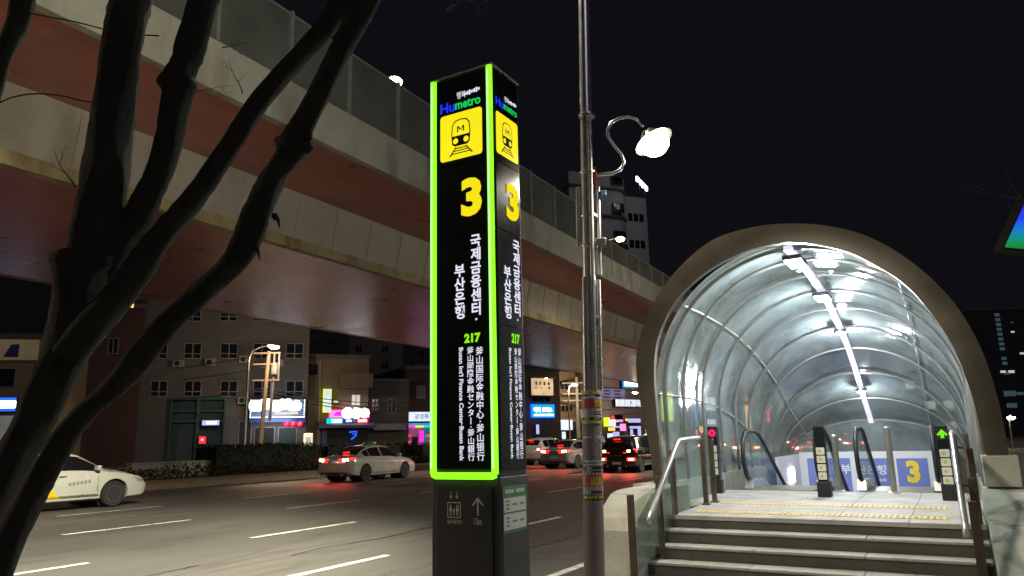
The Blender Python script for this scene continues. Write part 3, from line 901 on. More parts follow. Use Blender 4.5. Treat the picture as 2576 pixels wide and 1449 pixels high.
# the other lamps of the same row along the pavement, before and beyond this pole
def road_lamp(s, label, power):
    t = thing('road_lamp', label, 'street lamp', W(s, 2.9, .1), RZ, 'road lamps along the near pavement')
    g = MB(); g.tube([(0, 0, 0), (0, 0, 5), (0, 0, 8.8), (0, .5, 9.2), (0, 2.4, 9.4)], [.08, .065, .05, .045, .035], 12); g.build('pole', 'steel2', t, smooth=True)
    g = MB(); g.lathe([(.02, .10), (.16, .07), (.2, 0), (.18, -.02)], (0, 2.6, 9.4), (0, 0, 1), 16); h = g.build('lamp_head', 'steel2', t, smooth=True)
    g = MB(); g.lathe([(.17, -.021), (.1, -.06), (.01, -.07)], (0, 2.6, 9.4), (0, 0, 1), 16); g.build('lens', 'warm', h, smooth=True)
    point_lamp('road_lamp_spill', W(s, 5.5, 9.2), power * .4, ROADCOL, .15)
    spot_down('road_lamp_light', W(s, 5.5, 9.2), power * 4.0, ROADCOL, 100, T * .9 - ZV)


road_lamp(38, 'road lamp standing beyond the glass subway entrance', 2200)
road_lamp(64, 'distant road lamp well beyond the glass subway entrance', 2200)


# ================================================================== TREES IN FRONT
def spline(pts, n):
    """Catmull-Rom through tuples"""
    out = []
    m = len(pts)
    for i in range(m - 1):
        p0 = pts[max(i - 1, 0)]; p1 = pts[i]; p2 = pts[i + 1]; p3 = pts[min(i + 2, m - 1)]
        for k in range(n):
            t = k / n
            out.append(tuple(0.5 * (2 * b + (c - a) * t + (2 * a - 5 * b + 4 * c - d) * t * t + (3 * b - a - 3 * c + d) * t ** 3) for a, b, c, d in zip(p0, p1, p2, p3)))
    out.append(tuple(pts[-1]))
    return out


def stem(mb, px, depth, seed, n=14, slope=None):
    """px: (x, y, half width) rows; each stem is a real tapered limb at its own distance"""
    rr = random.Random(seed)
    q = spline(px, 7)
    P = []; Rr = []
    for i, (x, y, hw) in enumerate(q):
        a = q[max(i - 1, 0)]; b = q[min(i + 1, len(q) - 1)]
        dx, dy = b[0] - a[0], b[1] - a[1]
        k = abs(dy) / math.hypot(dx, dy)
        dd = depth + (0 if slope is None else slope * (q[-1][1] - y) / 1000)
        P.append(at_y(x, y, dd)); Rr.append(max(.004, hw * k * dd / F_PX * math.cos(math.atan((x - 1288) / F_PX)) * .98))
    base = len(mb.v)
    mb.tube(P, Rr, n)
    for i in range(len(P)):
        for k in range(n):
            v = Vector(mb.v[base + i * n + k]); c = P[i]
            f = 1 + .07 * math.sin(3 * 2 * math.pi * k / n + i * .35 + seed) + rr.uniform(-.05, .05)
            mb.v[base + i * n + k] = tuple(c + (v - c) * f)
    return P


def twig(mb, x, y, ang, ln, depth, rr, r0=.006, lvl=2):
    pts = [(x, y)]
    a = ang
    for i in range(6):
        a += rr.uniform(-.22, .22)
        pts.append((pts[-1][0] + math.cos(a) * ln / 6, pts[-1][1] - math.sin(a) * ln / 6))
    mb.tube([at_y(px_, py_, depth + .04 * i) for i, (px_, py_) in enumerate(pts)], [r0 * (1 - i / 8) for i in range(7)], 5)
    if lvl:
        for i in (2, 4):
            twig(mb, pts[i][0], pts[i][1], a + rr.choice((-.7, .6)), ln * .5, depth + .04 * i, rr, r0 * .5, lvl - 1)


tb = at_y(-130, 1520, 2.95)
tree = thing('street_tree', 'dark bare street tree with several thick leaning stems close to the camera', 'tree', Vector((tb.x, tb.y, .1)), 0)


def lower(mb, o):
    mb.v = [tuple(Vector(v) - o.location) for v in mb.v]
    return mb


g = MB()
stem(g, [(203, 640, 80), (203, 724, 78), (170, 875, 70), (113, 1004, 64), (62, 1100, 62), (-60, 1330, 66), (-140, 1520, 78), (-170, 1620, 90)], 2.95, 1, 20)
stem(g, [(420, -1100, 12), (385, -750, 28), (355, -380, 46), (335, -120, 58), (330, 0, 62), (308, 120, 58), (280, 300, 64), (262, 480, 68), (238, 620, 76), (200, 740, 76)], 2.95, 2, 18)
lower(g, tree).build('trunk', 'bark', tree, smooth='all')
g = MB()
stem(g, [(740, -950, 8), (675, -600, 22), (600, -280, 36), (540, -80, 45), (515, 0, 46), (475, 130, 46), (452, 185, 48), (447, 215, 56), (443, 245, 45), (415, 400, 40), (365, 510, 46), (310, 610, 54), (240, 730, 60)], 3.0, 3, 16)
lower(g, tree).build('limb', 'bark', tree, smooth='all')
g = MB()
stem(g, [(1300, -850, 8), (1190, -560, 22), (1060, -280, 38), (960, -110, 50), (900, -40, 50), (815, 70, 40), (670, 235, 37), (580, 365, 35), (485, 500, 42), (395, 610, 48), (330, 700, 55), (250, 800, 62), (170, 900, 60)], 2.85, 4, 16)
lower(g, tree).build('limb', 'bark', tree, smooth='all')
g = MB()
stem(g, [(1130, -700, 8), (1060, -420, 20), (990, -190, 36), (940, -60, 48), (910, 20, 42), (865, 110, 36), (805, 235, 36), (748, 335, 42), (735, 372, 54), (722, 395, 44), (690, 440, 40), (655, 520, 42), (600, 640, 46), (520, 724, 50), (398, 840, 50), (300, 958, 46), (192, 1065, 44), (122, 1170, 44), (62, 1280, 46), (-10, 1440, 52), (-80, 1620, 66)], 2.6, 5, 16)
for x, y, h in ((703, 352, 13), (776, 372, 18), (690, 545, 10), (640, 560, 8), (775, 345, 16), (560, 690, 8)):
    p = at_y(x, y, 2.58); g.lathe([(.002, -.012 * h / 10), (.016 * h / 10, 0), (.002, .012 * h / 10)], p, (rl.uniform(-1, 1), .3, rl.uniform(-.5, 1)), 7)
for (x, y, a) in ((690, 540, -1.2), (640, 620, -1.9)):
    p = at_y(x, y, 2.58); g.tube([p, p + Vector((.015, 0, -.02)), p + Vector((.022, 0, -.05))], [.012, .007, .002], 6)
lower(g, tree).build('limb', 'bark', tree, smooth='all')
rt = random.Random(12)
for x, y, a, ln, dd, r0 in ((190, 470, 2.15, 110, 2.9, .006), (385, -750, 1.9, 300, 2.95, .010), (410, -1000, 1.2, 300, 2.95, .008), (680, -620, .9, 320, 3.0, .010), (730, -900, 1.5, 300, 3.0, .008), (1200, -580, 1.7, 320, 2.85, .010), (1290, -820, 1.0, 300, 2.85, .008), (1070, -440, .4, 300, 2.6, .009), (610, 235, 1.7, 90, 2.9, .004), (560, 120, .1, 80, 3.0, .004), (470, 240, .45, 130, 3.2, .003)):
    g = MB(); twig(g, x, y, a, ln, dd, rt, r0 * .75); lower(g, tree).build('twig', 'bark', tree, smooth='all')

tb = at_y(-260, 1450, 3.7)
tree2 = thing('street_tree', 'dark tree trunk cut by the left edge of the view', 'tree', Vector((tb.x, tb.y, .1)), 0)
g = MB()
stem(g, [(210, -700, 8), (165, -420, 22), (105, -140, 36), (62, -20, 38), (42, 60, 36), (5, 150, 30), (-32, 260, 34), (-80, 400, 40), (-140, 650, 50), (-210, 1000, 60), (-260, 1450, 74), (-265, 1520, 84)], 3.7, 8, 14)
lower(g, tree2).build('trunk', 'bark', tree2, smooth='all')
g = MB(); stem(g, [(-15, 265, 4), (30, 245, 6), (85, 236, 7), (150, 240, 7), (215, 255, 6), (290, 262, 5)], 3.6, 9, 7); lower(g, tree2).build('branch', 'bark', tree2, smooth='all')
g = MB(); stem(g, [(60, 30, 5), (120, 42, 6), (190, 55, 6), (300, 82, 5), (400, 90, 3)], 3.7, 10, 7)
lower(g, tree2).build('branch', 'bark', tree2, smooth='all')

# bare crowns that only reach into the frame with thin twigs
for name, lab, bx, by, dep, tw in (('bare_tree', 'bare tree reaching in from the right edge with thin twigs', 2800, 1200, 14, [(2640, 520, 2.75, 210, .02), (2640, 470, 2.4, 150, .015), (2650, 560, 2.95, 170, .015)]),
                                   ('bare_tree', 'thin bare twigs hanging in from the top edge of the view', 1150, -900, 6, [(1150, -60, -1.2, 90, .008), (1210, -40, -1.75, 70, .006), (1175, -50, -.7, 80, .006)])):
    b = at_y(bx, by, dep)
    t = thing(name, lab, 'tree', Vector((b.x, b.y, .1)), 0)
    g = MB(); rt = random.Random(int(bx))
    for x, y, a, ln, r0 in tw: twig(g, x, y, a, ln, dep, rt, r0, 3)
    lower(g, t).build('crown', 'bark', t, smooth='all')
    if by > 0:
        g = MB(); g.tube([Vector((b.x, b.y, .1)), at_y(2760, 900, dep), at_y(2700, 600, dep), at_y(2640, 500, dep)], [.16, .13, .08, .03], 10)
        lower(g, t).build('trunk', 'bark', t, smooth='all')

# ================================================================== STAIRCASE
ZL = 0.678; SL = 8.95; RH = .14; RUN = .27
stair = thing('staircase', 'wide granite stairs with pale treads and dark risers up to the glass entrance', 'stairs', W(SL, 1.5, .1))
oz = -.1


def sl(s, t, z): return (s - SL, t - 1.5, z - .1)


for k in range(5):
    z = ZL - k * RH; s = SL - k * RUN
    e = SL - (k - 1) * RUN if k else 13.3
    g = MB()
    if k:
        for j in range(3):
            a = sl(s, -.20 + 1.083 * j + .003, z - .03); b = sl(e - .002, -.20 + 1.083 * (j + 1) - .003, z)
            g.box(a[0], b[0], a[1], b[1], a[2], b[2])
        g.build('tread', 'step', stair, bevel=.006)
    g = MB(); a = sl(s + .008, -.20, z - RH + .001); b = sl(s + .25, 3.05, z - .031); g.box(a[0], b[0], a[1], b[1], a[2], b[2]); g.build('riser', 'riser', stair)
g = MB()
for i in range(7):
    for j in range(5):
        s0 = SL + i * .62; t0 = -.25 + j * .74
        s1 = s0 + .617; t1 = t0 + .737
        if i < 2: t0 = max(t0, -.20); t1 = min(t1, 3.05)
        if t1 - t0 < .05: continue
        a = sl(s0, t0, ZL - .05); b = sl(s1, t1, ZL); g.box(a[0], b[0], a[1], b[1], a[2], b[2])
g.build('landing', 'step', stair, bevel=.004)
for s0, w0 in ((9.32, .28), (10.55, .28)):
    g = MB()
    a = sl(s0, .12, ZL + .001); b = sl(s0 + w0, 2.86, ZL + .006); g.box(a[0], b[0], a[1], b[1], a[2], b[2])
    for i in range(46):
        for j in range(5):
            c = sl(s0 + .028 + j * .056, .15 + i * .0585, ZL + .006); g.lathe([(.017, 0), (.012, .006)], c, (0, 0, 1), 8)
    g.build('tactile_strip', 'tactile', stair)
# wing walls: curved front, flat top
for t0, t1, nm in ((3.055, 3.56, 'l'), (-2.6, -.205, 'r')):
    prof = [(7.70, .0), (7.72, .18), (7.83, .60), (7.95, .73), (8.38, .955), (8.6, .985)]
    g = MB()
    cuts = [prof[0:2], prof[1:3], prof[2:4], prof[3:5], prof[4:6]]
    bnd = [(7.70, .1), (7.83, .60), (8.38, .955), (9.9, .985)]
    if nm == 'r':
        prof_r = [[(6.9, .1), (7.2, .20), (7.797, .375)], [(7.803, .378), (8.797, .70)], [(8.803, .702), (9.5, .90), (9.84, .97)]]
    pieces = prof_r if nm == 'r' else [[(7.70, .1), (7.72, .18), (7.83, .597)], [(7.831, .603), (7.95, .73), (8.378, .953)], [(8.382, .957), (8.6, .985), (9.84, .985)]]
    for pc in pieces:
        poly = pc + [(pc[-1][0] + 0, .1), (pc[0][0], .1)] if pc[0][1] > .11 else pc + [(pc[-1][0], .1)]
        tt = t0
        while tt < t1 - .01:
            te = min(tt + 1.2, t1)
            g.extrude([sl(s, tt + .003, z) for s, z in poly], (0, te - tt - .006, 0)); tt = te
    g.build('wing_wall', 'granite', stair, bevel=.008)

# railings: posts, glass, rail -------------------------------------------------
def railing(label, mirror):
    t = thing('handrail', label, 'handrail', W(7.6, 0 if mirror else 3, .1), RZ)
    o = Vector((7.6, 0 if mirror else 3, .1))
    def m_(p):
        s, tt, z = p
        if mirror: tt = 2.85 - tt
        return Vector((s, tt, z)) - o
    feet = [(7.42, 2.95, .1), at_z(1656, 1405, .258), at_z(1685, 1324, .538), at_z(1726, 1269, ZL), at_z(1764, 1263, ZL)]
    tops = [1.02, 1.16, 1.42, 1.56, 1.56]
    feet = [(f[0], 2.93 + .03 * i if i < 3 else 2.99, f[2]) for i, f in enumerate(feet)]
    for (s, tt, z), zt in zip(feet, tops):
        g = MB()
        for dx in (-.022, .022):
            g.obox(m_((s + dx, tt, (z + zt) / 2)), (.008, 0, 0), (0, .03, 0), (0, 0, (zt - z) / 2))
        g.obox(m_((s, tt, z + .012)), (.05, 0, 0), (0, .05, 0), (0, 0, .012))
        for q in (.3, .75): g.obox(m_((s, tt, z + (zt - z) * q)), (.028, 0, 0), (0, .014, 0), (0, 0, .014))
        g.build('post', 'brownsteel', t, bevel=.003)
    for i in range(len(feet) - 1):
        a, b = feet[i], feet[i + 1]
        g = MB(); y_ = m_(a).y + .01
        za, zb = a[2] + .12, b[2] + .12
        pa, pb_ = m_((a[0] + .05, a[1], za)), m_((b[0] - .05, b[1], zb))
        pts = [(pa.x, y_, pa.z), (pb_.x, y_, pb_.z), (pb_.x, y_, m_((0, 0, tops[i + 1] - .1)).z), (pa.x, y_, m_((0, 0, tops[i] - .1)).z)]
        g.extrude(pts, (0, .012, 0)); g.build('glass_panel', 'railglass', t)
    r0 = at_t(1632, 1305, 2.86); r1 = at_t(1705, 1110, 2.86); r2 = at_t(1757, 1101, 2.86)
    p0, p1, p2 = m_((r0[0], 2.86, r0[2])), m_((r1[0], 2.86, r1[2])), m_((r2[0], 2.86, r2[2]))
    g = MB(); d = (p1 - p0).normalized()
    g.tube([p0 - Vector((0, 0, .06)), p0, p0 + d * .1, p1 - d * .06, p1 + Vector((.05, 0, .01)), p2], .029, 14); rail = g.build('rail', 'steel', t, smooth='all')
    for q in (.06, .5, .93):
        c = p0.lerp(p1, q); g = MB(); g.tube([c, c - Vector((0, 0, .05)), c + Vector((0, (.08 if not mirror else -.08), -.06))], .010, 8); g.build('bracket', 'brownsteel', rail, smooth='all')


railing('bright steel handrail with glass panels on the left side of the stairs', False)
railing('bright steel handrail with glass panels on the right side of the stairs', True)

# ================================================================== GLASS ENTRANCE CANOPY
ENT = W(9.9, 1.6, .1)
can = thing('entrance_canopy', 'vaulted glass subway entrance canopy with a brown steel portal ring', 'glass canopy', ENT)
EO = Vector((9.9, 1.6, .1))


def el(s, t, z): return Vector((s, t, z)) - EO


def resample(px, n, s):
    q = spline([at_s(x, y, s)[1:] for x, y in px], 10)
    ln = [0]
    for a, b in zip(q[:-1], q[1:]): ln.append(ln[-1] + math.dist(a, b))
    out = []; j = 0
    for i in range(n):
        d = ln[-1] * i / (n - 1)
        while j < len(ln) - 2 and ln[j + 1] < d: j += 1
        k = (d - ln[j]) / max(1e-9, ln[j + 1] - ln[j]); out.append((q[j][0] + (q[j + 1][0] - q[j][0]) * k, q[j][1] + (q[j + 1][1] - q[j][1]) * k))
    return out


RS = 9.9
outer = [(1645, 1215), (1636, 1140), (1612, 1020), (1601, 930), (1606, 860), (1640, 770), (1702, 680), (1790, 605), (1895, 571), (2000, 562), (2105, 572), (2200, 602), (2300, 664), (2395, 755), (2465, 870), (2510, 1000), (2534, 1120), (2538, 1150)]
inner = [(1664, 1215), (1660, 1140), (1650, 1020), (1645, 930), (1655, 850), (1698, 760), (1770, 688), (1865, 636), (1945, 615), (2005, 610), (2100, 624), (2190, 660), (2290, 728), (2385, 850), (2440, 980), (2466, 1080), (2482, 1150), (2486, 1158)]
NO = 90
ro = resample(outer, NO, RS); ri = resample(inner, NO, RS)
g = MB(); D = .10
vs = []
for (a, b), (c, d) in zip(ro, ri):
    for q in range(7):  # softly domed front
        f = q / 6; vs.append(el(RS - .007 * math.sin(math.pi * f), a + (c - a) * f, b + (d - b) * f))
    vs += [el(RS + D, c, d), el(RS + D, a, b)]
fs = []; MN = 9
for i in range(NO - 1):
    for k in range(MN):
        fs.append((MN * i + k, MN * i + (k + 1) % MN, MN * i + MN + (k + 1) % MN, MN * i + MN + k))
fs += [tuple(range(MN)), tuple(MN * NO - MN + k for k in range(MN))]
g.add(vs, fs); g.build('portal_ring', 'ring', can, smooth=True)
# plinths
zr = at_s(2512, 1146, RS)[2]; zl = at_s(1655, 1215, RS)[2]
for ta, tb_ in ((3.50, 3.86), (-.58, -.285)):
    g = MB()
    for i in range(5):
        a = el(9.88 + i * 1.9, ta, .1); b = el(9.88 + i * 1.9 + 1.895, tb_, .97); g.box(a[0], b[0], a[1], b[1], a[2], b[2])
    g.build('plinth', 'granite', can, bevel=.01)
g = MB(); a = el(9.845, -.60, .985); b = el(10.35, -.26, zr); g.box(a[0], b[0], a[1], b[1], a[2], b[2]); g.build('pedestal', 'granite', can, bevel=.01)
drops = [0, -.01, .02, .09, .23, .44, .72, 1.13, 1.64, 2.12]
DS = 1.05; HW = 1.93; APEX = 4.12; ZB = .97


def drop(s):
    k = (s - 10.0) / DS
    if k <= 0: return 0
    i = min(int(k), len(drops) - 2); f = k - i
    return drops[i] + (drops[i + 1] - drops[i]) * f


def arch(s, n=36, hw=HW, ins=0.0):
    ap = APEX - drop(s) - ins
    hw = hw - ins
    zc = ap - hw
    out = []
    if zc > ZB:
        for i in range(5): out.append((1.6 + hw, ZB + (zc - ZB) * i / 5))
        b = hw
    else:
        zc = ZB; b = ap - ZB
    for i in range(n + 1):
        a = math.pi * i / n; out.append((1.6 + hw * math.cos(a), zc + b * math.sin(a)))
    if zc > ZB:
        for i in range(1, 6): out.append((1.6 - hw, zc + (ZB - zc) * i / 5))
    else:
        out = [(1.6 + hw, ZB)] * 5 + out + [(1.6 - hw, ZB)] * 5
    return out


ss = [10.15 + .2625 * i for i in range(37)]
g = MB(); rows = [[el(s, t, z) for t, z in arch(s)] for s in ss]; n = len(rows[0])
g.add([p for r_ in rows for p in r_], [(i * n + k, i * n + k + 1, (i + 1) * n + k + 1, (i + 1) * n + k) for i in range(len(rows) - 1) for k in range(n - 1)])
g.build('glass_vault', 'vault', can, smooth='all', recalc=False)
for k in range(10):
    s = 10.35 + DS * k - (.2 if k else 0) + (.0)
    pts = []
    for p in [el(s, t, z) for t, z in arch(s, 36, HW, .05)]:
        if not pts or (p - pts[-1]).length > 1e-3: pts.append(p)
    g = MB(); g.tube(pts, .026 if k else .035, 8); g.build('rib', 'rib', can, smooth='all')
for idx in (5, 13, 31, 41):
    g = MB(); pts = [el(s, *arch(s, 36, HW, .035)[min(idx, n - 1)]) for s in ss]; g.tube(pts, .011, 6); g.build('purlin', 'steel', can, smooth='all')
g = MB()
pts = [(s, APEX - drop(s) - .12) for s in ss]
vs = []
for s, z in pts:
    for dt, dz in ((-.05, 0), (.05, 0), (.05, .07), (-.05, .07)): vs.append(el(s, 1.6 + dt, z + dz))
fs = [(4 * i + k, 4 * i + (k + 1) % 4, 4 * i + 4 + (k + 1) % 4, 4 * i + 4 + k) for i in range(len(pts) - 1) for k in range(4)] + [(0, 1, 2, 3), tuple(4 * len(pts) - 4 + k for k in range(4))]
g.add(vs, fs); g.build('ridge_beam', 'beam', can)

# glazed end of the tunnel above the portal wall
g = MB(); g.poly([el(19.6, t, z) for t, z in arch(19.6)]); g.build('end_glazing', 'vault', can, recalc=False)
# lamps under the ridge
for (x, y), lab in (((1995, 642), 'lit rectangular lamp just inside the portal ring under the glass roof'), ((2066, 752), 'lit rectangular lamp farther in under the glass roof ridge')):
    s, t_, z = at_t(x, y, 1.62)
    z = min(z, APEX - drop(s) - .2)
    t = thing('ceiling_lamp', lab, 'lamp', W(s, 1.6, z), RZ, 'lamps under the glass roof')
    g = MB(); g.box(-.30, .30, -.12, .12, .012, .07); g.box(-.06, .0, -.02, .02, .07, .16); g.box(.2, .26, -.02, .02, .07, .16); g.build('housing', 'rubber', t, bevel=.01)
    g = MB(); g.box(-.27, .27, -.10, .10, -.012, .012); g.build('diffuser', 'fluor', t, bevel=.005)
    area_lamp('ceiling_lamp_light', W(s, 1.6, z - .05), 42, (.95, .97, 1.0), .3)
    point_lamp('ceiling_lamp_spill', W(s, 1.6, z - .10), 190, (.90, .97, 1.0), .12)
M['round_lens'] = emit('round_lamp_lens', (1.0, .95, .86), 9.0)
for s, e_, lab in ((15.3, 170, 'small round lamp on the ridge beam beyond the second rectangular lamp'), (18.0, 60, 'added small round lamp at the low far end of the ridge beam lighting the end wall')):  # the farther one is added to light the panels on the end wall
    z = APEX - drop(s) - .16
    t = thing('ceiling_lamp', lab, 'lamp', W(s, 1.6, z), RZ, 'lamps under the glass roof')
    g = MB(); g.lathe([(.04, .04), (.11, .03), (.12, -.03), (.10, -.035)], n=18); g.build('housing', 'steel2', t, smooth=True)
    g = MB(); g.lathe([(.10, -.036), (.07, -.06), (.01, -.07)], n=18); g.build('diffuser', 'round_lens', t, smooth=True)
    point_lamp('tunnel_lamp_light', W(s, 1.6, z - .17), e_, (.93, .96, 1.0), .06)

# ------------------------------------------------------------------ things on the landing
def indicator(s, t_, h, lab, face):
    t = thing('indicator_post', lab, 'indicator post', W(s, t_, ZL), RZ, 'escalator indicator posts')
    g = MB(); g.box(-.075, .075, -.075, .075, .22, h); g.build('body', 'black', t, bevel=.01)
    g = MB(); g.box(-.085, .085, -.095, .095, 0, .22); g.build('base', 'rubber', t, bevel=.012)
    r, u = Vector((0, -1, 0)), Vector((0, 0, 1))
    x = -.0775
    if face != 'off':
        g = MB(); flat(g, rrect(.145, .16, .01), (x, 0, h - .10), r, u); d = g.build('display', 'gap', t, recalc=False)
        g = MB()
        if face == 'red':
            o_, i_ = circle(.058, 8), circle(.022, 8)
            for k in range(8):
                j = (k + 1) % 8; flat(g, [o_[k], o_[j], i_[j], i_[k]], (x - .002, 0, h - .10), r, u)
            g.build('stop_symbol', 'red_led', d, recalc=False)
            g = MB(); flat(g, rrect(.04, .014, .005), (x - .002, 0, h - .205), r, u); g.build('signal_dot', 'red_led', d, recalc=False)
        else:
            flat(g, [(0, .06), (.066, -.01), (.05, -.028), (.022, -.012), (.022, -.06), (-.022, -.06), (-.022, -.012), (-.05, -.028), (-.066, -.01)], (x - .002, 0, h - .10), r, u)
            g.build('arrow_symbol', 'green_led2', d, recalc=False)
    M.setdefault('sticker', mat('sticker_white', (.62, .62, .52), .5))
    M.setdefault('sticker_y', mat('sticker_yellow', (.55, .42, .04), .5))
    for i in range(4):
        g = MB(); flat(g, rrect(.118, .105, .012), (x - .001, 0, h - .36 - i * .12), r, u); st_ = g.build('notice_sticker', 'sticker', t, recalc=False)
        g = MB(); flat(g, circle(.022, 10), (x - .0025, .01, h - .36 - i * .12), r, u); g.build('sticker_symbol', 'sticker_y', st_, recalc=False)


p = at_z(1796, 1240, ZL); indicator(p[0], min(p[1], 3.42), at_t(1783, 1074, p[1])[2] - ZL, 'black indicator post with a red no-entry light beside the left escalator', 'red')
p = at_z(2077, 1250, ZL); indicator(p[0], p[1], at_s(2057, 1073, p[0])[2] - ZL, 'black indicator post in the middle of the landing with its light off', 'off')
indicator(11.9, .11, at_s(2373, 1072, 11.9)[2] - ZL, 'black indicator post with a green arrow behind the right handrail', 'green')


def bollard(s, t_, h, lab):
    t = thing('steel_post', lab, 'post', W(s, t_, ZL), RZ, 'steel posts on the landing')
    g = MB(); g.tube([(0, 0, .01), (0, 0, h)], .045, 16); g.build('shaft', 'steel2', t, smooth=True)
    g = MB(); g.lathe([(.047, 0), (.05, .01), (.035, .035), (.01, .04)], (0, 0, h), n=16); g.build('cap', 'steel', t, smooth=True)
    g = MB(); g.lathe([(.085, 0), (.085, .012), (.05, .02)], n=16); g.build('base_flange', 'steel', t, smooth=True)


p = at_z(2250, 1240, ZL); bollard(p[0], p[1], at_s(2237, 1078, p[0])[2] - ZL, 'tall steel post standing in front of the blue number panel')
p = at_z(2112, 1236, ZL); bollard(p[0], p[1], .86, 'short steel post right behind the middle indicator post')


def balustrade(esc, t_):
    top = .97; sl_ = math.tan(R(27))
    prof = []
    for i in range(13):
        a = R(270 - 180 * i / 12); prof.append((.42 + .42 * math.cos(a), top - .42 + .42 * math.sin(a)))
    prof += [(1.0, top), (1.25, top - .03), (1.5, top - .13)] + [(1.5 + i, top - .13 - sl_ * i) for i in range(1, 6)]
    low = [(6.5, .08 - .13 - sl_ * 5), (1.5, .05 - .1), (1.2, .05), (.35, .13)]
    g = MB(); g.extrude([(x, t_ - .012, z) for x, z in prof[0:] + low], (0, .024, 0)); g.build('glass_balustrade', 'railglass', esc)
    path = [(x, t_, z + .02) for x, z in prof]
    g = MB(); g.tube([(.38, t_, .12)] + path, .038, 8); g.build('moving_handrail', 'rubber', esc, smooth='all')
    g = MB(); g.extrude([(x, t_ - .07, z) for x, z in [(.25, 0), (.3, .16), (1.2, .14), (1.5, .05), (6.5, .05 - sl_ * 5), (6.5, -.2 - sl_ * 5), (1.5, -.2), (1.2, 0)]], (0, .14, 0)); g.build('skirt', 'steel', esc, bevel=.008)


for lab, ta, tb_ in (('left escalator going down behind the red no-entry post', 3.16, 1.98), ('right escalator going down in front of the blue panels', 1.36, .26)):
    t = thing('escalator', lab, 'escalator', W(13.35, 0, ZL), RZ, 'escalators under the canopy')
    balustrade(t, ta); balustrade(t, tb_)
    g = MB(); g.box(0, 1.3, tb_ + .08, ta - .08, -.04, .004); g.build('landing_plate', 'steel2', t)
    g = MB()
    for i in range(12): g.box(1.3 + i * .4, 1.7 + i * .4, tb_ + .08, ta - .08, -.3 - i * .2, -.02 - .204 * i)
    g.build('steps', 'steel2', t)
g = MB(); a = W(13.4, 0); g.box(0, 7, -.28, 3.5, 0, .02); M['tunnel_floor'] = mat('tunnel_floor', (.25, .25, .25), .6)
o = g.build('tunnel_floor', 'tunnel_floor', None, W(14.6, 0, .103), RZ); o['kind'] = 'structure'

# portal at the bottom of the tunnel with the blue exit panels
M['blue_panel'] = mat('blue_panel', (.155, .20, .50), .4, var=.05)
M['white_panel'] = mat('white_panel', (.68, .68, .70), .45, var=.04)
FS = 19.3
ft = at_s(2200, 1136, FS)[2]
portal = thing('tunnel_portal', 'white wall with blue exit panels at the far end of the glass tunnel', 'wall', W(FS, 1.6, .1))
PO = Vector((FS, 1.6, .1))
lt = at_s(2014, 1190, FS)[1]; rt_ = at_s(2352, 1190, FS)[1]
g = MB(); g.box(0, .3, rt_ - 1.6 - .5, lt - 1.6, 0, ft - .1); g.box(0, .3, lt - 1.6, 4.2 - 1.6, 0, ft - .1 - .25); g.build('wall', 'white_panel', portal, bevel=.01)
g = MB(); a = lt - 1.6; g.box(-2.6, 0, a, a + .05, 0, ft - .14); sw = g.build('side_wall', 'white_panel', portal)
g = MB(); g.box(-1.5, -.9, a - .03, a, .42, .74); g.build('wall_lamp', 'fluor', sw, bevel=.03)


def ppx(x, y): p = at_s(x, y, FS); return Vector((-.01, p[1] - 1.6, p[2] - .1))


pans = []
for x0, x1 in ((2030, 2148), (2152, 2243), (2254, 2345)):
    a = ppx(x0, 1153); b = ppx(x1, 1250); g = MB(); g.box(-.012, 0, b.y, a.y, max(.02, b.z), a.z); pans.append(g.build('exit_panel', 'blue_panel', portal, bevel=.004))
a = ppx(1858, 1160); b = ppx(1946, 1250); g = MB(); g.box(-.012, 0, b.y, a.y, max(.02, b.z), a.z); pans.append(g.build('exit_panel', 'blue_panel', portal, bevel=.004))
u = Vector((0, 0, 1)); r = Vector((0, -1, 0))
M['num_y'] = mat('number_yellow', (.85, .60, .03), .4, var=.03)
g = MB(); a = ppx(2277, 1158); b = ppx(2318, 1215); c = (a + b) / 2; c.x = -.016; put_text(g, '3', c, r, u, abs(a.y - b.y), abs(a.z - b.z), .05); g.build('exit_number', 'num_y', pans[2], recalc=False)
g = MB(); c = ppx(2192, 1182); c.x = -.016; put_text(g, '산은행', c, r, u, ppx(2155, 1180).y - ppx(2230, 1180).y, ppx(2190, 1170).z - ppx(2190, 1194).z, .02)
c = ppx(2198, 1206); c.x = -.016; put_text(g, 'Busan Bank', c, r, u, ppx(2165, 1180).y - ppx(2232, 1180).y, None, .01); g.build('panel_lettering', 'white', pans[1], recalc=False)
g = MB(); c = ppx(2128, 1180); c.x = -.016; put_text(g, '부', c, r, u, None, ppx(2190, 1170).z - ppx(2190, 1194).z, .02); g.build('panel_lettering', 'white', pans[0], recalc=False)
g = MB(); c = ppx(1902, 1185); c.x = -.016; put_text(g, '국제금융센터', c, r, u, ppx(1862, 1180).y - ppx(1942, 1180).y, None, .02); g.build('panel_lettering', 'white', pans[3], recalc=False)


# ================================================================== FAR SIDE OF THE ROAD
class Fac:
    def __init__(self, x0, depth, az):
        self.P = at_y(x0, 1150, depth); self.P.z = 0.12
        self.az = R(az); self.u = Vector((math.sin(self.az), math.cos(self.az), 0)); self.v = Vector((-math.cos(self.az), math.sin(self.az), 0))
        self.rz = math.pi / 2 - self.az

    def px(self, x, y, off=0.0):
        d = ray(x, y); k = ((self.P - self.v * off) - CAM).dot(self.v) / d.dot(self.v)
        q = CAM + d * k - self.P
        return q.dot(self.u), q.z

    def wpos(self, u, z, off=0.0):
        return self.P + self.u * u - self.v * off + ZV * z


def pale(name, c, **k):
    if name not in M: M[name] = mat(name, c, .85, **k)
    return name


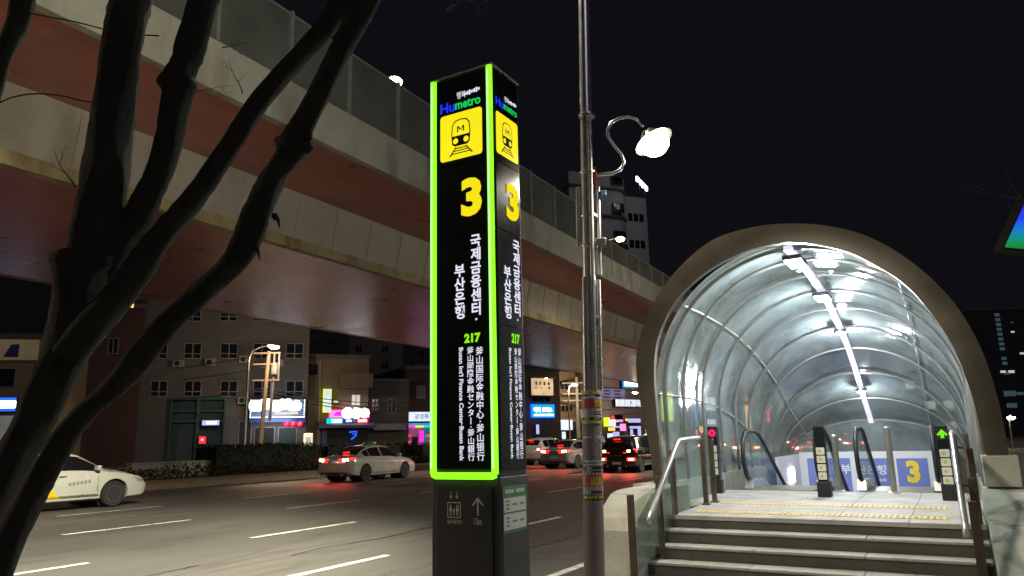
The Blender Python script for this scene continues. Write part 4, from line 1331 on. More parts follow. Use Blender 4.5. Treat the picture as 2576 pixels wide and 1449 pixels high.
def building(label, fac, x1, ytop, dep, wall, name='building', roof=True, u0=0.0):
    b = thing(name, label, 'building', fac.P, fac.rz)
    w = fac.px(x1, 1100)[0]; h = fac.px(x1, ytop)[1]
    g = MB(); g.box(u0, w, 0, dep, 0, h); g.build('wall', wall, b)
    if roof:
        g = MB(); g.box(u0 - .08, w + .08, -.1, dep + .1, h + .002, h + .35); g.build('roof', 'rooftrim', b)
    b['_w'] = w; b['_h'] = h
    return b


pale('rooftrim', (.11, .10, .09))


def window(b, fac, x0, x1, y0, y1, panes=2, pane='win_dark', frame='frame', low=False):
    ua, za = fac.px(x0, y1); ub, zb = fac.px(x1, y0)
    fr = .06
    g = MB()
    g.box(ua, ub, -.06, -.002, zb - fr, zb); g.box(ua, ub, -.08, -.002, za, za + fr)
    g.box(ua, ua + fr, -.06, -.002, za + fr, zb - fr); g.box(ub - fr, ub, -.06, -.002, za + fr, zb - fr)
    for i in range(1, panes):
        c = ua + (ub - ua) * i / panes; g.box(c - .04, c + .04, -.055, -.002, za + fr, zb - fr)
    if low: g.box(ua + fr, ub - fr, -.055, -.002, za + (zb - za) * .3, za + (zb - za) * .3 + .06)
    w = g.build('window', frame, b)
    g = MB(); g.box(ua + fr, ub - fr, -.03, -.004, za + fr, zb - fr); g.build('pane', pane, w)
    return w


def sign(label, fac, x0, x1, y0, y1, face, name='shop_sign', depth=.22, off=.02, box='gap', cat='sign', group=None):
    ua, za = fac.px(x0, y1, off + depth); ub, zb = fac.px(x1, y0, off + depth)
    t = thing(name, label, cat, fac.wpos((ua + ub) / 2, (za + zb) / 2, off), fac.rz, group)
    w, h = (ub - ua) / 2, (zb - za) / 2
    g = MB(); g.box(-w - .05, w + .05, -depth, 0, -h - .05, h + .05); g.build('casing', box, t)
    g = MB(); g.quad((-w, -depth - .004, -h), (w, -depth - .004, -h), (w, -depth - .004, h), (-w, -depth - .004, h)); f = g.build('face', face, t, recalc=False)
    return t, f, w, h, -depth - .01


XR, ZU = Vector((1, 0, 0)), Vector((0, 0, 1))
for nm, c, k in (('e_white', (.86, .92, 1.0), 2.6), ('e_lav', (.50, .50, .95), 1.1), ('e_mag', (1.0, .02, .55), 1.6), ('e_pink', (1.0, .25, .62), 1.5), ('e_cyan', (.0, .62, .80), 1.4), ('e_blue', (.02, .12, 1.0), 1.5),
                 ('e_red', (1.0, .02, .06), 2.0), ('e_lime', (.70, .95, .02), 1.3), ('e_warm', (1.0, .72, .38), 1.3), ('e_orange', (1.0, .50, .12), 1.6), ('e_bulb', (1, 1, 1), 5.0), ('e_sky', (.02, .42, .95), 1.0)):
    M[nm] = emit(nm[2:] + '_neon', c, k)
M['f_dimblue'] = emit_face('dim_blue_face', (.16, .24, .42), .75, 1.2, .4)
M['f_cyan'] = emit_face('cyan_face', (.005, .50, .86), 1.0, 1, .8)
M['f_warmsign'] = emit_face('warm_lit_board', (1.0, .70, .38), .95, .8, .5)
M['f_lav'] = emit_face('lavender_face', (.30, .26, .48), .55, .8, .6)
M['f_whitesign'] = emit_face('white_lit_face', (.80, .92, 1.0), 1.0, 1.5, .75)
M['f_ice'] = emit_face('ice_white_face', (.75, .85, 1.0), 1.2, 1.5, .7)
pale('wall_gray', (.10, .095, .085), var=.10, scale=.6, stain=(.4, (.13, .11, .09), .5))
pale('wall_brown', (.19, .14, .09), var=.12, scale=.7, stain=(.5, (.13, .09, .06), .6))
pale('wall_dark', (.10, .085, .075), var=.15)
pale('wall_brick', (.08, .038, .03), var=.2, scale=5)
pale('wall_black', (.03, .03, .034), var=.2)
pale('wall_tan', (.28, .21, .14), var=.12)
pale('wall_lav', (.25, .21, .25), var=.1)
pale('wall_tower', (.42, .41, .43), var=.12, scale=.2)
pale('green_frame', (.025, .10, .07), var=.2)
pale('awning_gray', (.22, .23, .24))
pale('awning_plum', (.10, .08, .14))
pale('shop_dark', (.02, .02, .022))
pale('glassfront', (.03, .05, .055))

# --- grey four-storey building with the lit marquee sign
fa = Fac(338, 62, 72)
A = building('long grey four storey building with white framed windows above a bright marquee sign', fa, 770, 690, 14, 'wall_gray')
for y0, y1 in ((772, 808), (864, 902), (958, 998)):
    for xc in (400, 485, 576, 659, 741):
        if y0 < 800 and xc < 450: continue
        window(A, fa, xc - 23, xc + 23, y0, y1, 2, low=True)
for xc, yc in ((450, 915), (530, 912), (612, 1008), (700, 914), (615, 905)):
    q, z = fa.px(xc, yc); g = MB(); g.box(q - .45, q + .45, -.42, -.04, z - .3, z + .3); ac = g.build('air_conditioner', 'frame', A, bevel=.03)
    g = MB(); g.lathe([(.22, 0), (.22, .02), (.05, .03)], (q - .1, -.422, z), (0, -1, 0), 14); g.build('fan_grille', 'gap', ac)
# green framed shopfront
ua, za = fa.px(430, 1128); ub, zb = fa.px(568, 1004)
g = MB()
for x in (430, 496, 500, 564): q = fa.px(x, 1060)[0]; g.box(q - .07, q + .07, -.35, -.002, 0, zb)
for y in (1004, 1034, 1060): q = fa.px(500, y)[1]; g.box(ua - .1, ub, -.36, -.003, q - .07, q + .07)
sf = g.build('shopfront_frame', 'green_frame', A)
g = MB(); g.box(ua, ub, -.12, -.004, 0, zb - .1); g.build('shopfront_glass', 'glassfront', sf)
for x0, x1, y0, y1, mm in ((700, 745, 1076, 1128, 'glassfront'), (640, 690, 1076, 1128, 'shop_dark'), (600, 632, 1060, 1128, 'shop_dark')):
    ua, za = fa.px(x0, y1); ub, zb = fa.px(x1, y0); g = MB(); g.box(ua - .08, ub + .08, -.05, -.003, 0, zb + .08); d = g.build('door_frame', 'frame', A)
    g = MB(); g.box(ua, ub, -.08, -.051, 0.05, zb); g.build('door', mm, d)
t, f, w, h, y = sign('blue and white lit shop sign above the green framed shopfront', fa, 508, 552, 1057, 1070, 'e_lav', off=.4)
g = MB(); g.box(-w * .5, w * .7, y - .01, y, -h * .5, h * .5); g.build('lettering', 'e_white', f)
t, f, w, h, y = sign('small red lit window sign below the blue and white shop sign', fa, 500, 518, 1098, 1116, 'e_red', off=.4)
g = MB(); g.box(-w * .4, w * .3, y - .01, y, -h * .2, h * .4); g.build('lettering', 'e_orange', f)
# marquee
t, f, w, h, y = sign('big white marquee sign with glowing letters and a border of bulbs', fa, 628, 768, 1004, 1052, 'f_dimblue', depth=.5, off=.3, name='marquee_sign')
g = MB()
for i, cx in enumerate((-.78, -.42, -.06, .28, .60)):
    flat(g, [(cx * w + px_ * .62 * 1.1, pz_ * .62) for px_, pz_ in rrect(1.8, 1.55, .6, 5)], (0, y - .04, h * .30 + .14 * (i % 2)), XR, ZU)
g.build('glowing_letters', 'e_white', f, recalc=False)
g = MB()
for i in range(30):
    g.lathe([(.045, 0), (.03, .06), (.002, .07)], (-w + 2 * w * (i + .5) / 30, y, -h * .93), (0, -1, 0), 6)
for i in range(9):
    for sx in (-1, 1): g.lathe([(.045, 0), (.03, .06), (.002, .07)], (sx * w * .98, y, -h + 2 * h * (i + .5) / 9), (0, -1, 0), 6)
g.build('bulb_border', 'e_bulb', f, recalc=False)
g = MB(); g.box(-w * 1.0, w * 1.03, y - .05, .1, -h - .35, -h - .06); M['blue_trim'] = emit_face('blue_trim', (.03, .09, .42), .45, 1, .7); g.build('blue_ledge', 'blue_trim', t)
g = MB()
flat(g, [(-w * .1, -h * .62), (w * .75, -h * .62), (w * .75, -h * .42), (-w * .1, -h * .42)], (0, y - .01, 0), XR, ZU); g.build('orange_line', 'e_warm', f, recalc=False)
q = fa.wpos(fa.px(698, 1040)[0], fa.px(698, 1052)[1], 2.2)
area_lamp('marquee_light', q, 110, (.85, .9, 1.0), 2.5, fa.v * 1.0 + ZV * .2)
t0, = [thing('red_sign', 'three round red glowing sign letters under the marquee', 'sign', fa.wpos(fa.px(735, 1065)[0], fa.px(735, 1065)[1], .3), fa.rz)]
for i, xx in enumerate((720, 736, 753)):
    dx = fa.px(xx, 1065)[0] - fa.px(735, 1065)[0]
    g = MB(); g.lathe([(.27, 0), (.27, .1), (.2, .12)], (dx, 0, 0), (0, -1, 0), 14); d = g.build('sign_disc', 'e_red', t0)
    g = MB(); flat(g, [(-.10, -.12), (.02, -.16), (.13, .1), (.03, .17)], (dx, -.125, 0), XR, ZU); g.build('glyph_stroke', 'e_pink', d, recalc=False)

# lit-up kiosk box beside it
fk = Fac(764, 60, 70)
t = thing('vending_kiosk', 'pale white lit box standing on the pavement below the tan building', 'kiosk', fk.P, fk.rz)
w = fk.px(787, 1120)[0]; h = fk.px(775, 1090)[1]
M['e_kiosk'] = emit_face('kiosk_face', (.55, .60, .70), .45, 1, .8)
g = MB(); g.box(0, w, .1, 1.0, 0, h); g.build('body', 'white', t, bevel=.03)
g = MB(); g.quad((.12, .092, .25), (w * .75, .092, .25), (w * .75, .092, h - .3), (.12, .092, h - .3)); g.build('lit_front', 'e_kiosk', t, recalc=False)

# --- tan building with vertical sign
fb = Fac(770, 68, 66)
B = building('tan three storey building with a vertical lime sign and one lit window', fb, 925, 903, 12, 'wall_brown')
window(B, fb, 772, 802, 914, 946, 1)
window(B, fb, 883, 907, 992, 1021, 2, pane='winlit' if 'winlit' in M else M.setdefault('winlit', emit_face('lit_window', (.80, .78, .66), .75, 2, .8)))
ua, za = fb.px(850, 975); ub, zb = fb.px(925, 942); g = MB(); g.box(ua, ub + .3, -.9, -.002, za, zb); g.build('balcony', 'wall_brown', B)
ua = fb.px(800, 1100)[0]; g = MB(); g.tube([(ua, -.1, 0), (ua, -.1, 9)], .1, 8); g.build('downpipe', 'frame', B)
ua, za = fb.px(806, 1128); ub, zb = fb.px(925, 1068); g = MB(); g.box(ua, ub, -.05, -.003, 0, zb); d = g.build('shopfront', 'shop_dark', B)
for x0, x1, mm in ((808, 826, 'e_sky'), (832, 842, 'frame')):
    pass
g = MB(); g.extrude([(ua - .4, -.05, zb + .3), (ua - .4, -1.3, zb - .05), (ua - .4, -1.3, zb - .3), (ua - .4, -.05, zb - .1)], (ub - ua + .9, 0, 0)); g.build('awning', 'awning_plum', B)
t, f, w, h, y = sign('tall narrow white sign with a lime edge on the tan building', fb, 814, 833, 980, 1036, 'f_whitesign', box='e_lime', depth=.3, off=.3)
t, f, w, h, y = sign('small white lamp sign on the tan wall beside the lime edged sign', fb, 839, 851, 1007, 1013, 'winlit', off=.1)
t, f, w, h, y = sign('pink and red lit shop sign left of the three white discs', fb, 829, 866, 1032, 1051, 'e_pink', off=.3, box='e_red')
g = MB(); flat(g, [(-w * .5, -h * .5), (w * .7, -h * .5), (w * .7, h * .6), (-w * .1, h * .6)], (0, y - .01, 0), XR, ZU); g.build('lettering', 'e_mag', f, recalc=False)
t = thing('disc_sign', 'three glowing white discs on the pink shop sign', 'sign', fb.wpos(fb.px(890, 1040)[0], fb.px(890, 1040)[1], .75), fb.rz)
for xx, rr_, nn in ((870, .52, 18), (892, .55, 6), (912, .46, 8)):
    dx = fb.px(xx, 1040)[0] - fb.px(890, 1040)[0]; g = MB(); g.lathe([(rr_, 0), (rr_, .12), (rr_ * .9, .14)], (dx, 0, 0), (0, -1, 0), nn); g.build('sign_disc', 'e_bulb', t)
t, f, w, h, y = sign('magenta striped lit sign right of the three white discs', fb, 908, 930, 1029, 1052, 'e_mag', off=.3)
g = MB()
for i in (-.55, 0, .55): g.box(-w * .75, w * .75, y - .012, y, h * (i - .14), h * (i + .14))
g.build('lettering', 'e_white', f)
t, f, w, h, y = sign('cyan lit sign with white lettering above the plum awning', fb, 821, 862, 1052, 1066, 'e_cyan', off=.5)
g = MB(); g.box(-w * .35, w * .85, y - .012, y, -h * .55, h * .55); g.build('lettering', 'e_bulb', f)
t, f, w, h, y = sign('short blue lit sign with white lettering beside the cyan sign', fb, 868, 887, 1054, 1063, 'e_blue', off=.5)
g = MB(); g.box(-w * .7, w * .7, y - .012, y, -h * .5, h * .5); g.build('lettering', 'e_white', f)
t, f, w, h, y = sign('short red lit sign with white lettering at the end of the plum awning', fb, 898, 926, 1053, 1064, 'e_red', off=.5)
g = MB(); g.box(-w * .8, w * .75, y - .012, y, -h * .5, h * .5); g.build('lettering', 'e_white', f)
t = thing('neon_window_sign', 'blue neon squiggle in the dark shop window behind the taxi', 'neon sign', fb.wpos(fb.px(887, 1094)[0], fb.px(887, 1094)[1], .2), fb.rz)
g = MB(); g.tube([(-.35, 0, .25), (.35, 0, .3), (.25, 0, -.1), (-.15, 0, -.4)], .07, 6); g.tube([(-.05, 0, .05), (.3, 0, .08)], .05, 6); g.build('tube', 'e_blue', t)
ua, za = fb.px(808, 1128); ub, zb = fb.px(822, 1082); g = MB(); g.box(ua, ub, -.1, -.06, 0, zb); M['bluedoor'] = mat('blue_door', (.03, .06, .2), .4); g.build('door', 'bluedoor', d)

# --- dark infill and brick buildings
fc = Fac(925, 72, 66)
Cb = building('dark brown two storey building with two narrow white framed windows', fc, 1028, 962, 12, 'wall_dark')
window(Cb, fc, 933, 953, 1003, 1037, 2); window(Cb, fc, 975, 996, 1004, 1038, 2)
ua, za = fc.px(932, 1082); ub, zb = fc.px(1014, 1066); g = MB(); g.box(ua, ub, -1.2, -.002, zb - .6, zb); g.build('canopy', 'awning_gray', Cb)
fd = Fac(1022, 75, 64)
Db = building('dark brick building with a specialist shop sign and a colourful lit shopfront', fd, 1300, 935, 12, 'wall_brick')
window(Db, fd, 1047, 1070, 970, 1003, 1, pane='awning_gray')
ua, za = fd.px(1023, 1132); ub, zb = fd.px(1180, 1074)
M['shop_mag'] = emit_face('shop_interior', (.50, .12, .30), .55, .9, .2)
M['shop_teal'] = emit_face('shop_interior_teal', (.03, .30, .32), .6, 1.4, .3)
um = fd.px(1066, 1100)[0]
g = MB(); g.box(ua, um, -.06, -.003, .4, zb); sh = g.build('shopfront', 'shop_mag', Db)
g = MB(); g.box(um, ub, -.07, -.003, .4, zb); g.build('shopfront', 'shop_teal', Db)
g = MB(); q0, q1 = fd.px(1036, 1110)[0], fd.px(1050, 1110)[0]; g.box(q0, q1, -.08, -.062, .4, zb - .9); g.build('doorway', 'shop_dark', sh)
g = MB(); q0, q1 = fd.px(1054, 1110)[0], fd.px(1065, 1110)[0]; g.box(q0, q1, -.085, -.062, .5, zb - .3); g.build('poster', 'e_mag', sh)
g = MB()
for i, (xx, yy) in enumerate(((1027, 1096), (1030, 1122), (1040, 1128), (1078, 1096), (1080, 1112), (1088, 1100), (1026, 1112))):
    q, z = fd.px(xx, yy); g.box(q - .25, q + .25, -.13, -.09, z - .1, z + .1)
g.build('price_light', 'e_red', sh)
for i, mm in enumerate(('e_mag', 'e_lime', 'e_cyan', 'e_pink', 'e_blue', 'e_cyan', 'e_mag', 'e_lime')):
    q = ua + (ub - ua) * i / 8; g = MB(); g.box(q, q + (ub - ua) / 8, -.2, -.08, zb, zb + .25); g.build('rainbow_strip', mm, sh)
q0, q1 = fd.px(1006, 1066)[0], fd.px(1190, 1066)[0]; z = fd.px(1050, 1068)[1]
g = MB(); g.box(q0, q1, -1.1, -.005, z - .12, z + .12); M['e_bluestrip'] = emit_face('blue_strip', (.10, .42, .85), .75, .5, .8); g.build('blue_canopy', 'e_bluestrip', Db)
t, f, w, h, y = sign('white lit shop sign with grey Korean lettering beside the green edged totem', fd, 1020, 1170, 1036, 1060, 'f_ice', off=.5)
g = MB(); put_text(g, '광명특수', (-w + (fd.px(1066, 1046)[0] - fd.px(1020, 1046)[0]) , y - .004, h * .05), XR, ZU, fd.px(1090, 1046)[0] - fd.px(1044, 1046)[0], h * 1.1, .0); M['txt_grey'] = mat('sign_grey_text', (.12, .16, .22), .6); g.build('lettering', 'txt_grey', f, recalc=False)
# taller dark blocks behind
for lab, x0, x1, yt, dep, az, wl in (('black block rising behind the tan building', 766, 872, 780, 88, 70, 'wall_black'), ('plain grey slab building behind the dark shops', 866, 1012, 838, 92, 68, 'wall_dark'), ('dark tall block behind the brick shop', 985, 1090, 850, 104, 66, 'wall_black'), ('dark tall block left of the orange lit board', 1240, 1420, 915, 125, 64, 'wall_black')):
    ff = Fac(x0, dep, az); b = building(lab, ff, x1, yt, 14, wl)
    rr = random.Random(x0)
    for i in range(2):
        xx = x0 + (x1 - x0) * (.25 + .45 * i)
        for yy in (yt + 40, yt + 80): window(b, ff, xx - 9, xx + 9, yy - 10, yy + 10, 2, frame='wall_dark')
ff = Fac(1040, 82, 66); building('tan rooftop room above the brick shop', ff, 1096, 926, 5, 'wall_tan')

# --- far left: red brick house and tan fronted building behind the trunk
fl = Fac(-150, 52, 76)
Lb = building('tan fronted low building with a dark window and a blue lit sign behind the tree', fl, 130, 852, 12, 'wall_tan')
window(Lb, fl, -60, 42, 926, 974, 2)
ua, za = fl.px(-150, 905); ub, zb = fl.px(100, 856); M['fascia'] = emit_face('faint_lit_fascia', (.42, .30, .17), .22, .6, .7); g = MB(); g.box(ua, ub, -.3, -.003, za, zb); fs_ = g.build('fascia', 'fascia', Lb)
q, z = fl.px(34, 884); g = MB(); flat(g, [(-.5, -.45), (.45, -.45), (.45, .5), (-.1, .45)], (q, -.31, z), XR, ZU); g.build('blue_mark', 'bluedoor', fs_, recalc=False)
t, f, w, h, y = sign('blue lit sign with white lettering left of the tree trunk', fl, -120, 42, 1000, 1036, 'e_blue', off=.3)
g = MB()
for i in range(5): flat(g, rrect(.5, .55, .1), (w * (.08 + .2 * i), y - .01, 0), XR, ZU)
g.build('lettering', 'e_white', f, recalc=False)
ua, za = fl.px(-150, 1150); ub, zb = fl.px(90, 1045); g = MB(); g.box(ua, ub, -.05, -.003, 0, zb); M['shopglow'] = emit_face('pale_shop_glow', (.45, .46, .45), .3, .5, .6); g.build('shopfront', 'shopglow', Lb)
fr_ = Fac(190, 60, 72)
Rb = building('dark red brick house behind the leaning stems', fr_, 338, 775, 12, 'wall_brick')
window(Rb, fr_, 270, 300, 850, 890, 2); window(Rb, fr_, 270, 300, 960, 1000, 2)
t, f, w, h, y = sign('tiny orange lamp on the corner of the red brick house', fr_, 329, 337, 764, 774, 'e_orange', name='wall_lamp', cat='lamp', off=.2)
fx_ = Fac(-180, 80, 74); building('black high block under the viaduct behind the tan fronted building', fx_, 200, 640, 14, 'wall_black')

# --- right of the totem
fe = Fac(1318, 98, 58)
E_ = building('brown building with a warm lit board above a blue office sign', fe, 1412, 935, 12, 'wall_brown')
window(E_, fe, 1338, 1384, 998, 1012, 3)
t, f, w, h, y = sign('warm lit display board under its own lamp above the blue office sign', fe, 1337, 1391, 953, 994, 'f_warmsign', off=.3, box='wall_tan')
g = MB()
for dx, dz, a, b in ((-.55, .45, .2, .5), (-.2, .45, .2, .5), (.2, .4, .25, .5), (.6, .4, .25, .4), (-.6, -.1, .25, .12), (-.1, -.15, .3, .12), (.62, -.1, .22, .35)):
    flat(g, rrect(a * w * .7, b * h * .8, .03, 2), (dx * w, y - .004, dz * h), XR, ZU)
M['txt_brown'] = mat('brown_print', (.28, .14, .06), .7); g.build('lettering', 'txt_brown', f, recalc=False)
g = MB(); g.box(-w, w * 1.25, -.9, .0, h + .06, h + .16); hd = g.build('hood', 'wall_tan', t)
g = MB(); g.lathe([(.2, 0), (.15, -.12), (.01, -.15)], (w * .2, -.7, h + .05), n=12); g.build('bulb', 'e_bulb', hd)
t, f, w, h, y = sign('cyan lit sign with white Korean lettering for an office', fe, 1338, 1394, 1018, 1050, 'f_cyan', off=.4, box='e_blue')
g = MB(); put_text(g, '빼라 오피스', (0, y - .004, h * .2), XR, ZU, w * 1.6, h * .8, .03)
flat(g, [(-w * .8, -h * .75), (w * .9, -h * .75), (w * .9, -h * .5), (-w * .8, -h * .5)], (0, y - .004, 0), XR, ZU); g.build('lettering', 'e_bulb', f, recalc=False)
t, f, w, h, y = sign('slim blue vertical sign under the cyan office sign', fe, 1349, 1356, 1068, 1092, 'e_lav', off=.3)
ff = Fac(1398, 112, 54)
Fb = building('brown building with orange shop bands behind the road lamp', ff, 1512, 940, 12, 'wall_brown')
for y0, y1, mm in ((1052, 1062, 'wall_tan'), (1066, 1078, 'wall_brick')):
    ua, za = ff.px(1400, y1); ub, zb = ff.px(1450, y0); g = MB(); g.box(ua, ub, -.5, -.003, za, zb); g.build('fascia_band', mm, Fb)
window(Fb, ff, 1402, 1440, 1020, 1036, 4); window(Fb, ff, 1408, 1430, 960, 980, 2)
ua, za = ff.px(1400, 1110); ub, zb = ff.px(1452, 1080); g = MB(); g.box(ua, ub, -.06, -.003, 0, zb); g.build('shopfront', 'shop_dark', Fb)
t, f, w, h, y = sign('pale white lit sign standing out behind the lamp pole', ff, 1408, 1440, 1056, 1082, 'f_ice', off=1.0)
t, f, w, h, y = sign('narrow white lit upright sign under the pale sign', ff, 1414, 1423, 1086, 1112, 'f_whitesign', off=1.0)
fg = Fac(1500, 128, 50)
Gb = building('lavender grey building with a lit office floor beside the portal ring', fg, 1640, 958, 12, 'wall_lav')
t, f, w, h, y = sign('lavender window band of the lit office floor', fg, 1513, 1572, 979, 1005, 'f_lav', off=.1, name='window_band', cat='window')
g = MB()
for i in (-.6, 0, .6):
    for j in (-.55, .35): flat(g, rrect(w * .55, h * .3, .1), (w * j, y - .01, h * i), XR, ZU)
g.build('dark_pane', 'wall_dark', f, recalc=False)
t, f, w, h, y = sign('sky blue lit rooftop sign next to the portal ring', fg, 1566, 1612, 957, 975, 'e_sky', off=.3, depth=.5)
g = MB(); flat(g, [(-w * .8, -h * .6), (w * .9, -h * .6), (w * .9, h * .1), (-w * .8, h * .6)], (0, y - .01, 0), XR, ZU); g.build('lettering', 'e_white', f, recalc=False)
t, f, w, h, y = sign('long white lit sign crossed by wires next to the portal ring', fg, 1549, 1612, 1006, 1022, 'f_whitesign', off=.6, depth=.5)
g = MB()
for i in range(4): flat(g, [(w * (-.75 + .45 * i), -h), (w * (-.73 + .45 * i), -h), (w * (-.73 + .45 * i), h), (w * (-.75 + .45 * i), h)], (0, y - .01, 0), XR, ZU)
flat(g, rrect(w * .12, h * .5, .1), (w * .2, y - .01, h * .2), XR, ZU); g.build('lettering', 'txt_grey', f, recalc=False)
t, f, w, h, y = sign('lime and white lit box sign above an orange lit box', fg, 1526, 1548, 1051, 1072, 'f_whitesign', off=1.2, box='e_lime', depth=.6)
g = MB(); flat(g, [(-w, -h), (-w * .5, -h), (-w * .5, h), (-w, h)], (0, y - .01, 0), XR, ZU); g.build('lime_edge', 'e_lime', f, recalc=False)
t, f, w, h, y = sign('orange lit box hanging under the lime and white sign', fg, 1530, 1547, 1075, 1084, 'e_orange', off=1.2)
t, f, w, h, y = sign('grey white lit box low behind the black car', fg, 1528, 1542, 1090, 1102, 'f_ice', off=1.0)
for lab, x0, x1, y0, y1, mm in (('white neon shop name beside the ring', 1580, 1611, 1053, 1063, 'e_lav'), ('pink curved neon sign over the road traffic', 1560, 1574, 1066, 1084, 'e_pink'), ('blue white neon bars left of the pink neon', 1546, 1556, 1056, 1062, 'e_lav'),
                             ('short pink neon bar above the big curved one', 1556, 1567, 1056, 1061, 'e_pink'), ('violet neon strip over the shop doors', 1542, 1560, 1072, 1076, 'e_lav'), ('white neon frame of a shop window', 1584, 1612, 1072, 1078, 'e_lav'), ('violet neon column under the white shop name', 1586, 1592, 1080, 1100, 'e_lav'),
                             ('violet neon column right next to the ring', 1605, 1612, 1076, 1100, 'e_lav'), ('violet lit panel low at the road', 1542, 1558, 1086, 1098, 'e_lav'), ('amber square neon left of the white neon name', 1573, 1579, 1053, 1059, 'e_orange')):
    t, f, w, h, y = sign(lab, fg, x0, x1, y0, y1, mm, off=.8, name='neon_sign', cat='neon sign')
t = thing('traffic_light', 'red traffic light hanging over the road beyond the black car', 'traffic light', at_y(1551, 1050, 90), 0)
g = MB(); g.box(-.75, .75, 0, .3, -.22, .22); g.build('housing', 'gap', t)
g = MB(); g.lathe([(.21, 0), (.19, .05), (.01, .08)], (-.45, 0, 0), (0, -1, 0), 14); g.build('red_lens', 'tail', t)
g = MB(); q = at_y(1551, 1050, 90); g.tube([(-.7, .3, .25), (4.5, .3, .5), (4.5, .3, -q.z)], .08, 8); g.build('mast', 'steel2', t)

# --- beyond the canopy: blocks seen through the glass
rr = random.Random(5)
for lab, x0, x1, yt, dep, az, wl in (('grey block seen through the left of the glass vault', 1650, 1790, 930, 150, 46, 'wall_lav'), ('dark block seen through the middle of the glass vault', 1795, 1960, 905, 180, 42, 'wall_dark'), ('brown block seen through the glass vault near the ridge beam', 1965, 2150, 960, 215, 38, 'wall_brown'),
                                  ('black block seen through the right of the glass vault', 2200, 2420, 900, 120, 100, 'wall_black')):
    fz = Fac(x0, dep, az); b = building(lab, fz, x1, yt, 14, wl)
    wd = b['_w']; ht = b['_h']
    for i in range(5):
        for j in range(max(2, int(ht / 3.4))):
            if rr.random() < .25: continue
            q = wd * (i + .5) / 5; z = 2.2 + 3.3 * j
            if z > ht - 1.5: continue
            g = MB(); g.box(q - .8, q + .8, -.06, -.002, z - .7, z + .7); wf = g.build('window', 'frame', b)
            g = MB(); g.box(q - .72, q + .72, -.08, -.061, z - .62, z + .62); g.build('pane', 'winlit' if rr.random() < .3 else 'win_dark', wf)
for lab, x0, x1, y0, y1, mm, d in (('lime lit shop sign low in the left of the glass vault', 1665, 1690, 985, 1060, 'e_lime', 140), ('blue lit vertical sign seen through the glass vault', 1735, 1750, 1010, 1060, 'e_blue', 150), ('white lit sign seen through the glass vault beside the blue one', 1776, 1800, 1000, 1032, 'f_ice', 150),
                                ('small white lit sign low in the glass vault', 1780, 1800, 1055, 1068, 'f_ice', 150), ('amber lit sign seen through the glass vault', 1760, 1775, 1072, 1088, 'e_orange', 150), ('orange lit upright sign seen through the vault', 1878, 1886, 1020, 1085, 'e_orange', 170), ('red lit sign seen through the vault', 1915, 1935, 1030, 1062, 'e_red', 175)):
    fz = Fac(x0, d - 6, 44); sign(lab, fz, x0, x1, y0, y1, mm, off=.2)

# --- tower block behind the viaduct
ft_ = Fac(1440, 168, 70)
TW = thing('tower_block', 'tall dark apartment tower with rounded balconies and a white lit roof sign', 'tower', ft_.P, ft_.rz)
u0 = ft_.px(1440, 700)[0]; u1 = ft_.px(1600, 700)[0]; u2 = ft_.px(1658, 700)[0]; zt1 = ft_.px(1520, 440)[1]; zt2 = ft_.px(1640, 486)[1]
g = MB(); rc = (u1 - u0) * .28
fp_ = [(u0, 14), (u0, 0)] + [(u1 - rc + rc * math.sin(R(9 * i)), rc * (1 - math.cos(R(9 * i)))) for i in range(11)] + [(u1, 14)]
g.extrude([(x, y, 0) for x, y in fp_], (0, 0, zt1)); g.build('wall', 'wall_tower', TW, smooth=True)
g = MB(); g.box(u1 + .05, u2, 4, 20, 0, zt2); g.build('side_wing', 'wall_tower', TW)
fl_h = (zt1 - ft_.px(1520, 508)[1])
for i in range(14):
    z = zt1 - fl_h * (i + .55)
    if z < 20: break
    g = MB(); g.extrude([(x * 1.0, y - .6 if y < 10 else y - .2, z) for x, y in fp_], (0, 0, .55)); g.build('balcony_band', 'wall_dark', TW, smooth=True)
    q = ft_.px(1557, 600)[0]; g = MB(); g.box(q - 1.5, q + 1.5, -.75, -.3, z + 1.2, z + 3.6); wn = g.build('window', 'wall_dark', TW)
    g = MB(); g.box(q - 1.3, q + 1.3, -.8, -.751, z + 1.4, z + 3.4); g.build('pane', 'win_dark', wn)
    for k in range(3):
        q = u1 + (u2 - u1) * (.25 + .25 * k); g = MB(); g.box(q - .6, q + .6, 3.9, 3.99, z - 6, z - 4); g.build('window', 'win_dark', TW)
t = thing('roof_sign', 'white lit lettering on the top edge of the tower block', 'sign', at_y(1616, 460, 166), ft_.rz)
k = 166 / F_PX
g = MB()
for i in range(4):
    c = Vector(((-12 + 8 * i) * k, 0, (10 - 7.5 * i) * k)); g.extrude([c + Vector((-4 * k, 0, -5 * k)), c + Vector((3 * k, 0, -8 * k)), c + Vector((3.6 * k, 0, 3 * k)), c + Vector((-3.6 * k, 0, 8 * k))], (0, .5, 0))
g.build('lettering', 'e_bulb', t)
g = MB(); q = at_y(1616, 460, 166); g.tube([(-8 * k, .4, 8 * k), (-8 * k, .4, -30 * k)], .2, 6); g.tube([(8 * k, .4, -6 * k), (8 * k, .4, -40 * k)], .2, 6); g.build('bracket', 'wall_dark', t)

